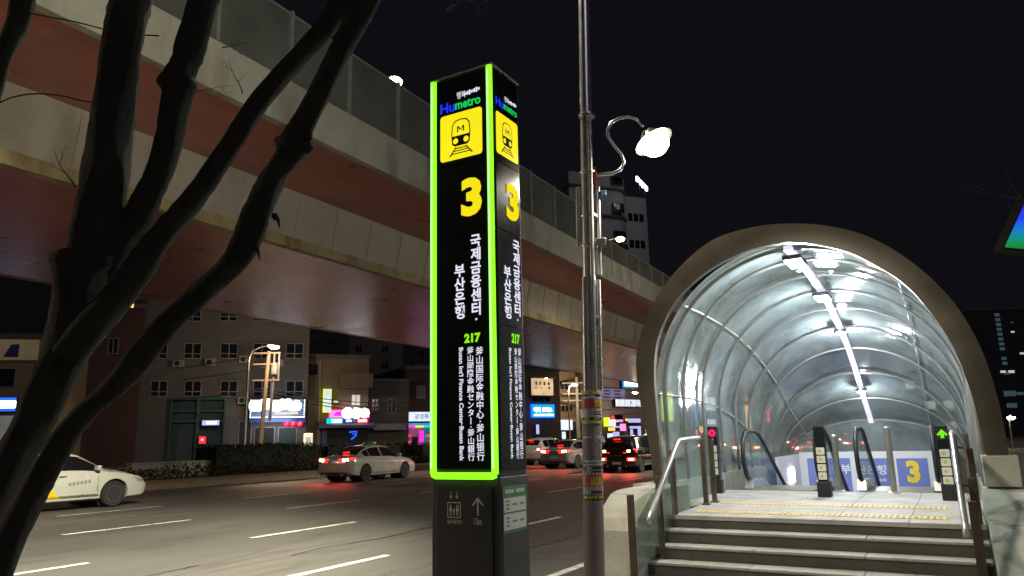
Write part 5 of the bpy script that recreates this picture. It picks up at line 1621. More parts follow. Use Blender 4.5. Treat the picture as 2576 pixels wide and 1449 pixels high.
# --- right edge: dark block with a lit stair column, lamps, LED board
fr2 = Fac(2455, 150, 96)
RB = building('dark tower at the right edge with one column of faint lit stair windows', fr2, 2760, 770, 18, 'wall_black')
M['dimteal'] = emit('dim_stairwell', (.35, .60, .72), .10)
for i in range(13):
    if i in (8, 11): continue
    x = 2502 + 2.0 * i; y = 792 + 12.2 * i; a = fr2.px(x, y + 4); b = fr2.px(x + 11, y - 4)
    g = MB(); g.box(a[0], b[0], -.08, -.002, a[1], b[1]); g.build('window', 'dimteal', RB)
for i, (x, y, k, mm) in enumerate(((2545, 811, 3, 'dimteal'), (2547, 835, 4, 'winlit'), (2571, 889, 5, 'winlit'), (2523, 935, 6, 'winlit'), (2544, 935, 7, 'winlit'), (2540, 990, 14, 'dimteal'), (2545, 1020, 12, 'dimteal'), (2566, 990, 8, 'dimteal'))):
    a = fr2.px(x - k, y + k * .5); b = fr2.px(x + k, y - k * .5); g = MB(); g.box(a[0], b[0], -.1, -.002, a[1], b[1]); g.build('window', mm, RB)
p = at_y(2544, 1053, 60)
t = thing('wall_lamp', 'single white lamp shining low at the right edge beyond the portal ring', 'lamp', Vector((p.x, p.y, .1)), 0)
g = MB(); g.tube([(0, 0.3, 0), (0, .3, p.z), (0, 0, p.z + .2)], .06, 8); g.build('pole', 'steel2', t)
g = MB(); g.lathe([(.3, .12), (.28, 0), (.1, -.08)], (0, 0, p.z - .1), n=12); g.build('lens', 'warm', t)

m, tt_, N, L = nt('led_gradient')
out = N('ShaderNodeOutputMaterial'); e = N('ShaderNodeEmission'); tc = N('ShaderNodeTexCoord'); sx = N('ShaderNodeSeparateXYZ'); rp = N('ShaderNodeValToRGB'); mr = N('ShaderNodeMapRange')
mr.inputs['From Min'].default_value = 0; mr.inputs['From Max'].default_value = .95
L(tc.outputs['Object'], sx.inputs[0]); L(sx.outputs[2], mr.inputs[0]); L(mr.outputs[0], rp.inputs[0])
rp.color_ramp.elements[0].color = (.02, .22, .04, 1); rp.color_ramp.elements[1].color = (.03, .02, .75, 1)
for pos, c in ((.12, (.01, .30, .10, 1)), (.38, (.01, .20, .62, 1)), (.62, (.02, .06, .95, 1))):
    q = rp.color_ramp.elements.new(pos); q.color = c
L(rp.outputs[0], e.inputs[0]); L(e.outputs[0], out.inputs[0]); M['led_gradient'] = m
p = at_y(2527, 623, 14)
t = thing('led_board', 'LED board glowing blue to green cut by the right edge', 'LED board', p, 0)
def lq(x, y): return at_y(x, y, 14) - p
g = MB(); g.extrude([lq(2522, 626) + Vector((0, .02, 0)), lq(2588, 478) + Vector((0, .02, 0)), lq(2730, 440) + Vector((0, .02, 0)), lq(2730, 650) + Vector((0, .02, 0))], (0, .3, 0)); g.build('cabinet', 'gap', t)
g = MB(); g.poly([lq(2527, 622), lq(2590, 484), lq(2725, 446), lq(2725, 640)]); g.build('screen', 'led_gradient', t, recalc=False)
g = MB(); q = lq(2690, 600); g.tube([(q.x, .5, q.z), (q.x, .5, .1 - p.z)], .12, 10); g.build('post', 'steel2', t)


# ------------------------------------------------------------------ far lamps, poles, wires
def far_lamp(px_pole, px_lamp, y_lamp, depth, label, power):
    lp_ = at_y(px_lamp, y_lamp, depth); bp_ = at_y(px_pole, y_lamp + 30, depth)
    t = thing('street_lamp', label, 'street lamp', Vector((bp_.x, bp_.y, .12)), 0, 'street lamps on the far side')
    o = t.location
    g = MB(); hz_ = lp_.z - .12
    dx = lp_.x - bp_.x
    g.tube([(0, 0, 0), (0, 0, hz_ * .6), (0, 0, hz_ - .9), (dx * .12, 0, hz_ - .3), (dx * .45, 0, hz_), (dx * .8, 0, hz_ + .12)], [.13, .11, .09, .07, .06, .05], 10); g.build('pole', 'steel2', t, smooth=True)
    g = MB(); c = (dx * .98, 0, hz_ + .08); s_ = 1.0
    g.lathe([(.02, .16), (.3, .1), (.42, 0), (.40, -.03)], c, (0.12, 0, 1), 16); hd = g.build('lamp_head', 'steel2', t, smooth=True)
    g = MB(); g.lathe([(.46, -.031), (.40, -.16), (.2, -.26), (.01, -.28)], c, (0.12, 0, 1), 16); g.build('lens', 'warm', hd, smooth=True)
    point_lamp('street_lamp_spill', lp_ - Vector((0, .2, .75)), power, (1.0, .74, .48), .3)
    spot_down('street_lamp_light', lp_ - Vector((0, .2, .75)), power * 26, (1.0, .72, .46), 105, -T * .75 - ZV)


far_lamp(626, 690, 872, 58, 'street lamp with a warm glow in front of the grey building', 750)
far_lamp(1430, 1446, 968, 108, 'street lamp with a warm glow right of the metro sign', 1500)
far_lamp(1622, 1597, 988, 122, 'street lamp with a warm glow partly behind the portal ring', 1500)

# added lamp out of view on the left, its bounce brightens the viaduct underside
_b = W(-9, 48.5, .12); t = thing('street_lamp', 'added unseen street lamp left of the view that brightens the viaduct underside', 'street lamp', _b, RZ, 'street lamps on the far side')
g = MB(); g.tube([(0, 0, 0), (0, 0, 6), (0, 0, 8.6), (0, -.4, 9.2), (0, -1.8, 9.4)], [.13, .11, .09, .06, .05], 10); g.build('pole', 'steel2', t, smooth=True)
g = MB(); g.lathe([(.02, .16), (.3, .1), (.42, 0), (.40, -.03)], (0, -2, 9.4), n=16); hd = g.build('lamp_head', 'steel2', t, smooth=True)
g = MB(); g.lathe([(.40, -.031), (.34, -.12), (.01, -.2)], (0, -2, 9.4), n=16); g.build('lens', 'warm', hd, smooth=True)
spot_down('street_lamp_light', W(-9, 46.3, 9.2), 24000, (1.0, .78, .52), 105, -T * .75 - ZV + S * .25)
up_ = at_y(655, 1130, 60)
t = thing('utility_pole', 'tan utility pole with crossarms and a transformer in front of the marquee sign', 'utility pole', Vector((up_.x, up_.y, .12)), 0)
zt = at_y(666, 884, 60).z - .12
pale('pole_tan', (.36, .27, .18), var=.15)
g = MB(); g.tube([(-.1, 0, 0), (.35, 0, zt)], [.2, .15], 12); g.build('shaft', 'pole_tan', t, smooth=True)
for i, z in enumerate((zt - .2, zt - 1.1, zt - 2.4)): g = MB(); g.box(-.9, 1.3, -.08, .08, z, z + .12); g.build('crossarm', 'pole_tan', t)
g = MB()
for x in (.75, 1.15): g.box(x, x + .12, -.1, .1, zt - 2.4, zt - .1)
g.build('bracket', 'frame', t)
g = MB(); g.lathe([(.28, 0), (.30, .1), (.30, .8), (.2, .95)], (.9, -.1, zt - 1.9), n=14); g.build('transformer', 'frame', t, smooth=True)
g = MB(); g.tube([(.75, .1, zt - 2.4), (.6, .1, zt - 5.6)], .12, 8); g.build('cable_duct', 'frame', t, smooth=True)
wo = t.location


def cable(a, b, sag, r_=.035):
    g = MB(); pts = []
    for i in range(13):
        k = i / 12; q = Vector(a).lerp(Vector(b), k); q.z -= sag * 4 * k * (1 - k); pts.append(q)
    g.tube(pts, r_, 6); return g


M['cable'] = mat('cable', (.06, .055, .05), .6)
cab = [((.3, 0, zt - .1), (-16, 6, zt - .6), .5), ((.3, 0, zt - 1.2), (-16, 6, zt - 1.5), .5), ((.3, 0, zt - 2.9), (-16, 5, zt - 3.0), .6), ((.3, 0, zt - 3.2), (14, 9, zt - 4.0), .8), ((.3, 0, zt - 3.5), (14, 9, zt - 4.5), .7), ((.3, 0, zt - 2.9), (14, 9, zt - 3.4), .9)]
for a, b, s_ in cab: cable(a, b, s_).build('cable', 'cable', t, smooth='all')
up2 = at_y(1456, 1110, 112)
t = thing('utility_pole', 'grey utility pole with crossarms beside the lamp right of the metro sign', 'utility pole', Vector((up2.x, up2.y, .12)), 0)
zt = at_y(1456, 948, 112).z - .12
g = MB(); g.tube([(0, 0, 0), (0, 0, zt)], [.3, .22], 12); g.build('shaft', 'frame', t, smooth=True)
for z in (zt - 1.0, zt - 2.6, zt - 3.6): g = MB(); g.box(-2.2, 1.8, -.1, .1, z, z + .18); g.build('crossarm', 'frame', t)
g = MB(); g.lathe([(.5, 0), (.55, .2), (.55, 1.5), (.3, 1.8)], (.9, -.1, zt - 6.5), n=12); g.build('transformer', 'frame', t, smooth=True)
for a, b, s_ in (((-.3, 0, zt - 1), (-10, 3, zt - 1.6), .4), ((-.3, 0, zt - 2.6), (-10, 3, zt - 2.4), .4), ((.3, 0, zt - 1), (13, 9, zt - 1.0), .5), ((.3, 0, zt - 2.6), (13, 9, zt - 2.2), .5), ((.3, 0, zt - 4.5), (13, 9, zt - 3.5), .8)): cable(a, b, s_, .05).build('cable', 'cable', t, smooth='all')

# ------------------------------------------------------------------ median planting
def leaves(mb, x0, x1, y0, y1, z0, z1, n, sz, rr, hump=0.0):
    for _ in range(n):
        x = rr.uniform(x0, x1); y = rr.uniform(y0, y1)
        top = z1 * (1 - hump * (.5 + .5 * math.sin(x * 2.1 + y * 3) * math.cos(x * .9)))
        z = z0 + (top - z0) * rr.random() ** .6
        a = Vector((rr.gauss(0, 1), rr.gauss(0, 1), rr.gauss(0, 1))).normalized(); b = a.orthogonal().normalized()
        c = a.cross(b); s_ = sz * rr.uniform(.6, 1.4); p = Vector((x, y, z))
        mb.add([p - b * s_, p - c * s_ * .5, p + b * s_, p + c * s_ * .5], [(0, 1, 2, 3)])


pale('hedge_leaf', (.020, .026, .013), var=.5, scale=6)
pale('shrub_leaf', (.060, .038, .02), var=.6, scale=5)
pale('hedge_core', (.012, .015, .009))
rr = random.Random(21)
s0 = at_t(520, 1150, 29.8)[0]; s1 = at_t(792, 1150, 29.8)[0]; s2 = at_t(1100, 1150, 30.2)[0]; s3 = at_t(1600, 1150, 30.2)[0]
for lab, a, b, hgt in (('dark clipped hedge on the median below the marquee sign', s0, s1, 1.45), ('long dark hedge on the median behind the silver taxi', s1 + .3, s3, 1.35)):
    h_ = thing('hedge', lab, 'hedge', W((a + b) / 2, 30, .27))
    L2 = (b - a) / 2
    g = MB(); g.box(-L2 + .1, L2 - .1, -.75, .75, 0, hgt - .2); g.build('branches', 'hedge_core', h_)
    g = MB(); leaves(g, -L2, L2, -.95, .95, .05, hgt, int(520 * min(2 * L2, 30)), .075, rr, .10); g.build('foliage', 'hedge_leaf', h_, recalc=False)
g = MB(); leaves(g, -2, s0 + 40, 27.75, 29.0, .30, .95, 12000, .07, rr, .45); o = g.build('ground_cover', 'shrub_leaf', None, (0, 0, 0), RZ, recalc=False); tag(o, 'low brown leafy shrubs along the median kerb', 'shrubs', kind='stuff')
a = at_t(330, 1180, 29.6)[0]; b = at_t(592, 1180, 29.6)[0]; zt = at_t(480, 1163, 29.6)[2]
t = thing('low_wall', 'low tan concrete wall on the median left of the dark hedge', 'wall', W(a, 29.6, .27))
g = MB(); g.box(0, b - a, 0, .3, 0, zt - .27); g.build('body', 'conc', t, bevel=.02)
g = MB(); g.box(-.05, b - a + .05, -.05, .35, zt - .268, zt - .2); g.build('coping', 'conc', t, bevel=.01)


# ================================================================== VEHICLES
SEDAN = [  # x, z bottom, z belt, z top, half widths: low, belt, top
    (0.00, .42, .86, .88, .70, .64, .52), (.06, .34, .95, .98, .82, .76, .62), (.30, .24, 1.00, 1.05, .90, .82, .66), (.62, .21, 1.00, 1.09, .915, .83, .66),
    (1.15, .20, .985, 1.32, .92, .84, .60), (1.65, .20, .965, 1.44, .925, .845, .58), (2.30, .20, .95, 1.475, .925, .845, .59), (2.80, .20, .935, 1.43, .925, .845, .58),
    (3.25, .20, .92, 1.23, .92, .84, .61), (3.68, .20, .90, 1.00, .915, .83, .70), (4.20, .20, .83, .92, .90, .80, .64), (4.60, .22, .74, .80, .86, .73, .54), (4.80, .30, .62, .67, .76, .64, .48), (4.87, .40, .54, .57, .60, .50, .40)]
SUV = [
    (0.00, .45, 1.00, 1.04, .74, .70, .56), (.06, .36, 1.08, 1.22, .86, .78, .62), (.22, .27, 1.10, 1.42, .91, .83, .64), (.50, .25, 1.09, 1.60, .93, .85, .64),
    (1.00, .25, 1.08, 1.665, .935, .86, .65), (1.65, .25, 1.06, 1.68, .94, .86, .66), (2.30, .25, 1.04, 1.675, .94, .86, .66), (2.70, .25, 1.03, 1.61, .94, .86, .65),
    (3.10, .25, 1.02, 1.38, .935, .85, .66), (3.45, .25, 1.00, 1.13, .93, .84, .70), (3.95, .25, .94, 1.03, .92, .82, .66), (4.30, .28, .86, .92, .88, .76, .58), (4.48, .36, .72, .77, .78, .66, .5), (4.54, .46, .62, .65, .62, .52, .42)]


def hermite(tab, x):
    n = len(tab)
    i = 0
    while i < n - 2 and tab[i + 1][0] < x: i += 1
    def slope(j, c):
        if j == 0: return (tab[1][c] - tab[0][c]) / (tab[1][0] - tab[0][0])
        if j == n - 1: return (tab[-1][c] - tab[-2][c]) / (tab[-1][0] - tab[-2][0])
        a = (tab[j][c] - tab[j - 1][c]) / (tab[j][0] - tab[j - 1][0]); b = (tab[j + 1][c] - tab[j][c]) / (tab[j + 1][0] - tab[j][0])
        return 0 if a * b <= 0 else 2 * a * b / (a + b)
    a, b = tab[i], tab[i + 1]; h = b[0] - a[0]; t = min(1, max(0, (x - a[0]) / h))
    out = []
    for c in range(1, len(a)):
        m0, m1 = slope(i, c) * h, slope(i + 1, c) * h
        out.append((2 * t ** 3 - 3 * t * t + 1) * a[c] + (t ** 3 - 2 * t * t + t) * m0 + (-2 * t ** 3 + 3 * t * t) * b[c] + (t ** 3 - t * t) * m1)
    return out


def half_section(tab, x):
    zb, ze, zt, wl, wb, wt = hermite(tab, x)
    zr_ = max(ze + .004, zt - .075)
    mid = .5 * (zb + ze) + .06
    return [(0, zb), (wl * .84, zb), (wl * .96, zb + .05), (wl * .985, zb + .16), (wl, mid), (wl * .985, ze - .10), (wb + .012, ze - .02), (wb, ze),
            (wb + (wt - wb) * .33, ze + (zr_ - ze) * .33), (wb + (wt - wb) * .67, ze + (zr_ - ze) * .67), (wt, zr_), (wt * .88, zr_ + (zt - zr_) * .55), (wt * .5, zt - .006), (0, zt)]


def car_body(tab, axles, wr):
    L_ = tab[-1][0]; n = 64
    xs = [L_ * (0.5 - 0.5 * math.cos(math.pi * i / n)) * .35 + L_ * i / n * .65 for i in range(n + 1)]
    rings = []
    for x in xs:
        h = half_section(tab, x)
        rings.append([(x, y, z) for y, z in h] + [(x, -y, z) for y, z in h[-2:0:-1]])
    m_ = len(rings[0]); g = MB()
    g.add([p for r_ in rings for p in r_], [(i * m_ + k, i * m_ + (k + 1) % m_, (i + 1) * m_ + (k + 1) % m_, (i + 1) * m_ + k) for i in range(n) for k in range(m_)] + [tuple(range(m_))[::-1], tuple(n * m_ + k for k in range(m_))])
    o = g.build('body', 'carpaint', None, smooth='all')
    c = MB()
    for ax in axles: c.lathe([(wr + .055, -1.2), (wr + .055, -.62)], (ax, 0, wr), (0, 1, 0), 28); c.lathe([(wr + .055, .62), (wr + .055, 1.2)], (ax, 0, wr), (0, 1, 0), 28)
    co = c.build('cutter', 'rubber', None)
    md = o.modifiers.new('b', 'BOOLEAN'); md.object = co; md.operation = 'DIFFERENCE'; md.solver = 'EXACT'
    bpy.context.view_layer.update()
    me = bpy.data.meshes.new_from_object(o.evaluated_get(bpy.context.evaluated_depsgraph_get()))
    me.materials.clear(); me.materials.append(M['carpaint'])
    me.polygons.foreach_set('use_smooth', [True] * len(me.polygons)); me.set_sharp_from_angle(angle=R(38))
    bpy.data.objects.remove(o); bpy.data.objects.remove(co)
    return me


M['carpaint'] = mat('car_paint_white', (.50, .49, .475), .22, .15, var=.04, spec=.6, clear=.6)
M['carpaint_cream'] = mat('car_paint_cream', (.48, .48, .43), .25, 0, var=.03, spec=.5, clear=.5)
M['carpaint_silver'] = mat('car_paint_silver', (.27, .26, .255), .3, .4, var=.04, clear=.5)
M['carpaint_black'] = mat('car_paint_black', (.012, .010, .011), .15, .1, var=.1, clear=.8)
M['taxi_green'] = mat('roof_light_green', (.04, .30, .08), .4)
M['decal'] = mat('taxi_yellow_decal', (.80, .50, .01), .4, var=.03)
M['amber_dot'] = emit('amber_marker', (1, .5, .05), 2)
M['headlamp'] = mat('headlamp_lens', (.7, .7, .7), .1, .6)


def patch_side(tab, xa, xb, v0, v1, sgn, n=14, lift=.006, taper=None):
    g = MB(); vs = []
    for i in range(n + 1):
        x = xa + (xb - xa) * i / n
        zb, ze, zt, wl, wb, wt = hermite(tab, x); zr_ = max(ze + .004, zt - .075)
        for v in (v0, (v0 + v1) / 2, v1):
            nx = Vector((zr_ - ze, wb - wt)).normalized() if zr_ - ze > .01 else Vector((1, 0))
            vs.append((x, sgn * (wb + (wt - wb) * v + nx.x * lift), ze + (zr_ - ze) * v + nx.y * lift))
    g.add(vs, [(3 * i + k, 3 * i + 3 + k, 3 * i + 4 + k, 3 * i + 1 + k) for i in range(n) for k in range(2)])
    return g


def patch_top(tab, xa, xb, f, lift, n=10):
    g = MB(); vs = []; ys = (-1, -.94, -.5, 0, .5, .94, 1)
    for i in range(n + 1):
        x = xa + (xb - xa) * i / n
        h = half_section(tab, x); hh = h[10:]  # (wt,zr) .. (0,zt)
        for y in ys:
            a = abs(y) * f * hh[0][0]
            for j in range(len(hh) - 1):
                if hh[j][0] >= a >= hh[j + 1][0]:
                    k = (hh[j][0] - a) / max(1e-6, hh[j][0] - hh[j + 1][0]); z = hh[j][1] + (hh[j + 1][1] - hh[j][1]) * k; break
            vs.append((x + lift[0], math.copysign(a, y), z + lift[1]))
    m_ = len(ys); g.add(vs, [(i * m_ + k, i * m_ + k + 1, (i + 1) * m_ + k + 1, (i + 1) * m_ + k) for i in range(n) for k in range(m_ - 1)])
    return g


def side_y(tab, x, z):
    h = half_section(tab, x)
    for a, b in zip(h[2:], h[3:]):
        if a[1] <= z <= b[1]:
            return a[0] + (b[0] - a[0]) * (z - a[1]) / max(1e-6, b[1] - a[1])
    return h[4][0]


def decal_side(tab, quad_, sgn, lift=.004, n=6):
    """four (x, z) corners painted on the flank"""
    g = MB(); (a, b, c, d) = [Vector(q) for q in quad_]; vs = []
    for i in range(n + 1):
        for j in range(n + 1):
            p = a.lerp(b, i / n).lerp(d.lerp(c, i / n), j / n); vs.append((p.x, sgn * (side_y(tab, p.x, p.y) + lift), p.y))
    g.add(vs, [(i * (n + 1) + j, i * (n + 1) + j + 1, (i + 1) * (n + 1) + j + 1, (i + 1) * (n + 1) + j) for i in range(n) for j in range(n)])
    return g


def make_car(kind, label, cat, lights=True, name='car'):
    tab = SEDAN if kind != 'suv' else SUV
    L_ = tab[-1][0]; axl = (.98, 3.80) if kind != 'suv' else (.80, 3.48); wr = .335 if kind != 'suv' else .36
    root = thing(name, label, cat, (0, 0, 0), RZ, 'cars driving away along the road')
    me = car_body(tab, axl, wr)
    body = bpy.data.objects.new('body', me); COL.objects.link(body); body.parent = root
    if kind == 'suv':
        sw = [(.42, 1.02), (1.08, 1.98), (2.05, 3.22)]
        rw, ws = (.06, .34), (2.72, 3.36)
    else:
        sw = [(.98, 1.32), (1.36, 2.10), (2.18, 3.42)]
        rw, ws = (.66, 1.42), (2.82, 3.60)
    for sgn in (-1, 1):
        for xa, xb in sw: patch_side(tab, xa, xb, .08, .93, sgn).build('side_window', 'glass_dark', root, smooth='all', recalc=False)
    if kind == 'suv':
        g = patch_top(tab, .075, .40, .88, (-.012, .004)); g.build('rear_window', 'glass_dark', root, smooth='all', recalc=False)
    else:
        patch_top(tab, rw[0], rw[1], .92, (-.004, .007)).build('rear_window', 'glass_dark', root, smooth='all', recalc=False)
    patch_top(tab, ws[0], ws[1], .92, (.004, .007)).build('windscreen', 'glass_dark', root, smooth='all', recalc=False)
    # wheels
    for ax in axl:
        for sgn in (-1, 1):
            yc = sgn * (.80 if kind != 'suv' else .82)
            g = MB(); g.lathe([(wr * .62, -.10), (wr * .93, -.105), (wr, -.07), (wr, .07), (wr * .93, .105), (wr * .62, .10)], (0, 0, 0), (0, 1, 0), 28)
            w = g.build('wheel', 'tyre', root, smooth=True); w.location = (ax, yc, wr)
            g = MB(); g.lathe([(wr * .64, 0), (wr * .64, sgn * .10), (wr * .58, sgn * .10), (wr * .56, sgn * .05), (.02, sgn * .05)], (0, 0, 0), (0, 1, 0), 28)
            for k in range(5):
                a = 2 * math.pi * k / 5 + .3; d = Vector((math.cos(a), 0, math.sin(a))); e = Vector((-math.sin(a), 0, math.cos(a)))
                g.obox(d * wr * .33 + Vector((0, sgn * .085, 0)), d * wr * .28, Vector((0, .012, 0)), e * .045)
            g.build('rim', 'rim', w, smooth=True)
            g = MB(); g.lathe([(wr + .045, -.3), (wr + .045, .02)] if sgn > 0 else [(wr + .045, -.02), (wr + .045, .3)], (ax, sgn * .64, wr), (0, 1, 0), 20); g.build('wheel_well', 'rubber', root)
    # details
    for sgn in (-1, 1):
        x = ws[1] - .32; y_ = side_y(tab, x, .98) if kind == 'sedan' else .88
        g = MB(); g.obox((x, sgn * (.93), 1.02 if kind != 'suv' else 1.14), (.055, 0, 0), (0, .10, 0), (0, .01 * sgn, .065)); g.build('mirror', 'carpaint', root, bevel=.03)
        for xa in (sw[1][0] + .1, sw[2][0] + .22):
            zc = .84 if kind != 'suv' else .93; g = MB(); y_ = side_y(tab, xa, zc); g.obox((xa, sgn * (y_ + .018), zc), (.10, 0, 0), (0, .012, 0), (0, 0, .014)); g.build('door_handle', 'rim', root, bevel=.006)
        # door cuts and sill strip
        g = MB()
        for xa in (sw[2][0] - .06, sw[1][0] + .05, sw[2][1] - .10):
            g2 = decal_side(tab, [(xa, .32), (xa + .012, .32), (xa + .012, .90), (xa, .90)], sgn, .002, 5); g.add(g2.v, g2.f)
        g.build('door_gap', 'gap', root, recalc=False)
        g = decal_side(tab, [(axl[0] + wr + .1, .30), (axl[1] - wr - .1, .30), (axl[1] - wr - .1, .36), (axl[0] + wr + .1, .36)], sgn, .006, 8); g.build('sill_strip', 'rim', root, recalc=False)
        hd_ = decal_side(tab, [(L_ - .42, .62), (L_ - .14, .58), (L_ - .17, .655), (L_ - .50, .74)] if kind != 'suv' else [(L_ - .42, .70), (L_ - .12, .66), (L_ - .15, .76), (L_ - .5, .84)], sgn, .008); hd_.build('headlight', 'headlamp', root, recalc=False)
    # tail: lamps wrap from the back onto the flank
    zt_ = (.80, .97) if kind != 'suv' else (.90, 1.06)
    for sgn in (-1, 1):
        rows = []
        pts = [(.015, .24), (.010, .46), (.016, .60), (.05, .73), (.13, .825), (.30, .875)]
        if kind == 'suv': pts = [(.012, .34), (.014, .50), (.02, .64), (.06, .76), (.13, .86), (.26, .91)]
        g = MB(); vs = []
        for i, (x, y) in enumerate(pts):
            k = i / (len(pts) - 1); z0, z1 = zt_[0] - .01 + .02 * k, zt_[1] - .05 * abs(1 - 1.4 * k) * (k < .7)
            vs += [(x - .014, sgn * (y + .014 * k), z0), (x - .006, sgn * (y + .012 * k), z1)]
        g.add(vs, [(2 * i, 2 * i + 2, 2 * i + 3, 2 * i + 1) for i in range(len(pts) - 1)])
        tl = g.build('tail_light', 'tail' if lights else 'tail_off', root, smooth='all', recalc=False)
        g = MB(); vs = []
        for (x, y) in pts[1:4]: vs += [(x - .022, sgn * (y + .01), zt_[0] + .022), (x - .018, sgn * (y + .01), zt_[1] - .035)]
        g.add(vs, [(0, 2, 3, 1), (2, 4, 5, 3)]); g.build('brake_bulb', 'tailcore', tl, recalc=False)
    if kind != 'suv':
        g = MB(); g.box(.80, .86, -.16, .16, 1.155, 1.185); g.build('brake_light', 'tail', root)
        zp = .58
    else:
        g = MB(); g.box(.16, .22, -.16, .16, 1.50, 1.53); g.build('brake_light', 'tail', root); zp = .80
    g = MB(); g.box(-.028, -.012, -.21, .21, zp - .06, zp + .06); g.build('number_plate', 'plate_g', root)
    g = MB(); g.box(-.02, .3, -.66, .66, .30, .40); g.build('rear_diffuser', 'rubber', root, bevel=.03)
    g = MB(); g.tube([(-.03, .45, .30), (.1, .45, .30)], .04, 10); g.tube([(-.03, -.45, .30), (.1, -.45, .30)], .04, 10); g.build('exhaust', 'rim', root)
    return root


def swap(root, table):
    """own paint for one car: material slots switched on the object"""
    def walk(o):
        yield o
        for c in o.children: yield from walk(c)
    for o in walk(root):
        if o.type == 'MESH' and o.data.materials:
            for key, new in table.items():
                if o.data.materials[0] == M[key]:
                    o.material_slots[0].link = 'OBJECT'; o.material_slots[0].material = M[new]


def set_car(root, s, t_, label=None, yaw=0.0, sc_=1.0, cat=None):
    root.location = W(s, t_, 0.006); root.rotation_euler = (0, 0, RZ + yaw); root.scale = (sc_,) * 3
    if label: root['label'] = label
    if cat: root['category'] = cat
    return root


M['tail_off'] = mat('tail_lamp_red', (.35, .01, .01), .2)
sedan = make_car('sedan', '', 'car'); suv = make_car('suv', '', 'car')
# plain copies first, then the two taxis get their own extras
c_silver = copy_tree(sedan); swap(c_silver, {'carpaint': 'carpaint_silver'})
set_car(c_silver, 36.6, 18.75, 'silver sedan braking beside the white suv, left of the lamp pole', .0, 1.05)
c_black = copy_tree(suv); swap(c_black, {'carpaint': 'carpaint_black'})
set_car(c_black, 32.6, 13.45, 'black suv with two rows of bright red lights just right of the lamp pole', .06, 1.0)
for sgn in (-1, 1):
    g = MB(); g.box(-.035, .04, sgn * .70 - .20, sgn * .70 + .20, .54, .68); lb = g.build('bumper_light', 'tail', c_black, bevel=.02)
    g = MB(); g.box(-.045, -.036, sgn * .70 - .12, sgn * .70 + .12, .57, .65); g.build('brake_bulb', 'tailcore', lb)
for ch in c_black.children:
    if ch.name.startswith('number_plate'): ch.location.z = -.36
c_hid = copy_tree(suv); set_car(c_hid, 33.6, 23.3, 'white car mostly hidden behind the metro sign, only a red tail light showing', 0, 1.0)
set_car(suv, 41.5, 22.9, 'white suv with red tail lights just right of the metro sign', 0, 1.0)
c_ahead = copy_tree(suv); set_car(c_ahead, 43.0, 15.6, 'white suv with high red tail lights ahead of the black suv', 0, 1.08)
c_amb = copy_tree(suv); swap(c_amb, {'carpaint': 'carpaint_silver'}); set_car(c_amb, 50, 15.2, 'grey suv whose lights glow beside the portal ring', 0, 1.0)
for i, (s, t_, k, lab) in enumerate(((44, 10.2, 0, 'white sedan seen through the left edge of the glass vault'), (52, 12.9, 1, 'suv with red lights behind the left handrail'), (41, 6.4, 0, 'silver sedan behind the red no-entry post'), (60, 9.3, 1, 'far suv seen through the vault glass left of the escalator'), (72, 12.4, 0, 'far sedan queueing beyond the glass vault'), (80, 8.9, 1, 'farthest suv queueing beyond the glass vault'), (58, 5.9, 0, 'sedan near the kerb seen through the vault over the left escalator'))):
    c = copy_tree(suv if k else sedan)
    if i % 2 == 0 and i: swap(c, {'carpaint': 'carpaint_silver'})
    set_car(c, s, t_, lab)
taxi2 = copy_tree(sedan); taxi2.name = 'taxi'
swap(taxi2, {'carpaint': 'carpaint_cream'}); taxi2['category'] = 'taxi'
taxi = sedan; taxi.name = 'taxi'
wf = at_z(295, 1274, 0.0)
set_car(taxi2, wf[0] - 3.80 * 1.05 - .12, wf[1] + .95, 'cream white taxi with a yellow door stripe half hidden by the tree', 0, 1.05)
g = decal_side(SEDAN, [(1.98, .30), (2.40, .30), (2.02, .66), (1.78, .66)], -1, .006); g.build('yellow_stripe', 'decal', taxi2, recalc=False)
g = MB()
for i in range(6):
    q = decal_side(SEDAN, [(2.55 + .1 * i, .60 + .01 * i), (2.62 + .1 * i, .60 + .01 * i), (2.63 + .1 * i, .68 + .01 * i), (2.56 + .1 * i, .68 + .01 * i)], -1, .005, 2); g.add(q.v, q.f)
g.build('door_print', 'grey_print', taxi2, recalc=False)
wr_ = at_z(921, 1212, 0.0)
set_car(taxi, wr_[0] - .95, wr_[1] + .98, 'silver white taxi with a green roof light and glowing tail lights', .07, 1.03, 'taxi')
for t in (taxi, taxi2):
    g = MB(); g.lathe([(.30, 0), (.32, .04), (.26, .12), (.12, .17), (.01, .18)], (2.35, 0, 1.46), (0, 0, 1), 18)
    rl_ = g.build('roof_light', 'taxi_green', t, smooth=True); rl_.scale = (.7, 1.0, .85); rl_.location = (2.35 * .3, 0, 1.46 * .15)
    g = MB(); g.box(2.62, 2.72, -.06, .06, 1.50, 1.57); g.build('roof_marker', 'amber_dot', t)
for ch in taxi.children:
    if ch.name.startswith('number_plate'):
        ch.material_slots[0].link = 'OBJECT'; ch.material_slots[0].material = M['plate_y']
g = decal_side(SEDAN, [(3.18, .34), (3.30, .34), (3.30, .46), (3.24, .44)], -1, .006); g.build('orange_mark', 'decal', taxi, recalc=False)
g = MB()
for i in range(5):
    q = decal_side(SEDAN, [(2.50 + .09 * i, .66), (2.56 + .09 * i, .66), (2.57 + .09 * i, .73), (2.51 + .09 * i, .73)], -1, .005, 2); g.add(q.v, q.f)
g.build('door_print', 'grey_print', taxi, recalc=False)

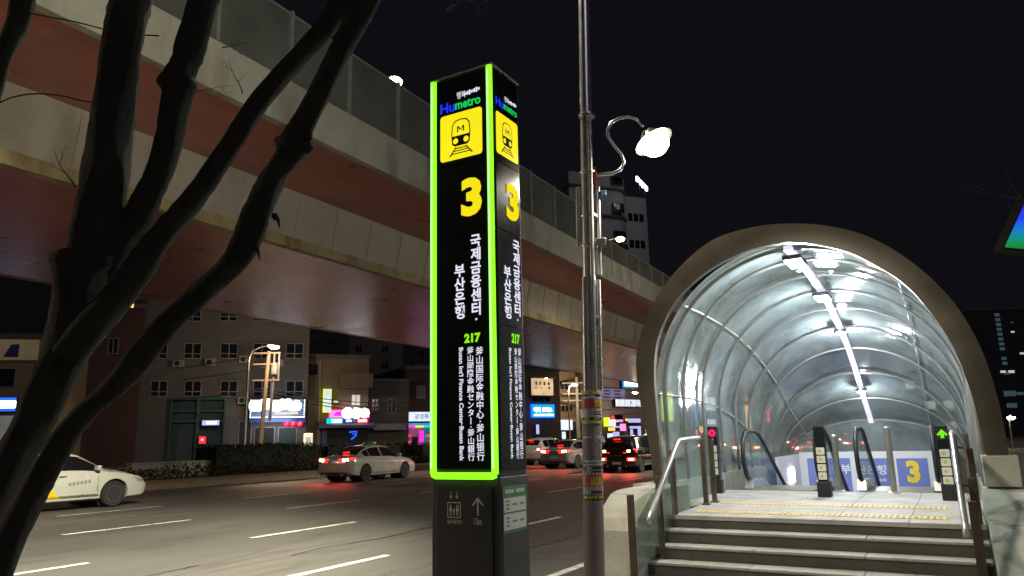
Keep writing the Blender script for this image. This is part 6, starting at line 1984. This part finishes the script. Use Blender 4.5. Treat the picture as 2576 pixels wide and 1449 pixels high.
for c_, zz_, e_ in ((taxi, .9, 30), (c_silver, .9, 30), (c_black, .8, 45), (suv, 1.0, 25), (c_hid, 1.0, 20), (c_ahead, 1.0, 25)):
    bpy.context.view_layer.update()
    for sgn in (-1, 1):
        spot_down('tail_lamp_glow', c_.matrix_world @ Vector((-.16, sgn * .62, zz_)), e_ * 2.2, (1.0, .05, .03), 125, -S * .9 - ZV)

# ================================================================== NIGHT SKY, CITY GLOW, CAMERA
w = bpy.data.worlds.new('World'); SC.world = w; w.use_nodes = True
t = w.node_tree; bg = t.nodes['Background']
sky = t.nodes.new('ShaderNodeTexSky'); sky.sky_type = 'NISHITA'; sky.sun_disc = False; sky.sun_elevation = R(-6); sky.sun_rotation = R(200)
mx = t.nodes.new('ShaderNodeMix'); mx.data_type = 'RGBA'; mx.blend_type = 'ADD'; mx.inputs[0].default_value = 1.0
mx.inputs[7].default_value = (.060, .060, .088, 1)
t.links.new(sky.outputs[0], mx.inputs[6]); t.links.new(mx.outputs[2], bg.inputs[0]); bg.inputs[1].default_value = .07
sn = bpy.data.lights.new('city_glow_sun', 'SUN'); sn.energy = .19; sn.angle = R(20); sn.color = (.9, .85, 1.0)
so = bpy.data.objects.new('city_glow_sun', sn); COL.objects.link(so); so.rotation_euler = (S * .6 + T * .9 - ZV * .8).to_track_quat('-Z', 'Y').to_euler()

cam = bpy.data.cameras.new('camera'); co = bpy.data.objects.new('camera', cam); COL.objects.link(co)
cam.sensor_width = 36; cam.lens = 36 * F_PX / PW; cam.clip_start = .05; cam.clip_end = 3000
mw = Matrix.Identity(4)
for i in range(3):
    mw[i][0] = _r[i]; mw[i][1] = _u[i]; mw[i][2] = -_f[i]; mw[i][3] = CAM[i]
co.matrix_world = mw
SC.camera = co
SC.view_settings.view_transform = 'Standard'; SC.view_settings.look = 'None'; SC.view_settings.exposure = 0; SC.view_settings.gamma = 1
SC.render.engine = 'CYCLES'
SC.cycles.use_denoising = True
SC.cycles.max_bounces = 7; SC.cycles.diffuse_bounces = 4; SC.cycles.glossy_bounces = 4; SC.cycles.transparent_max_bounces = 24
SC.cycles.caustics_reflective = False; SC.cycles.caustics_refractive = False
SC.cycles.sample_clamp_indirect = 4.0
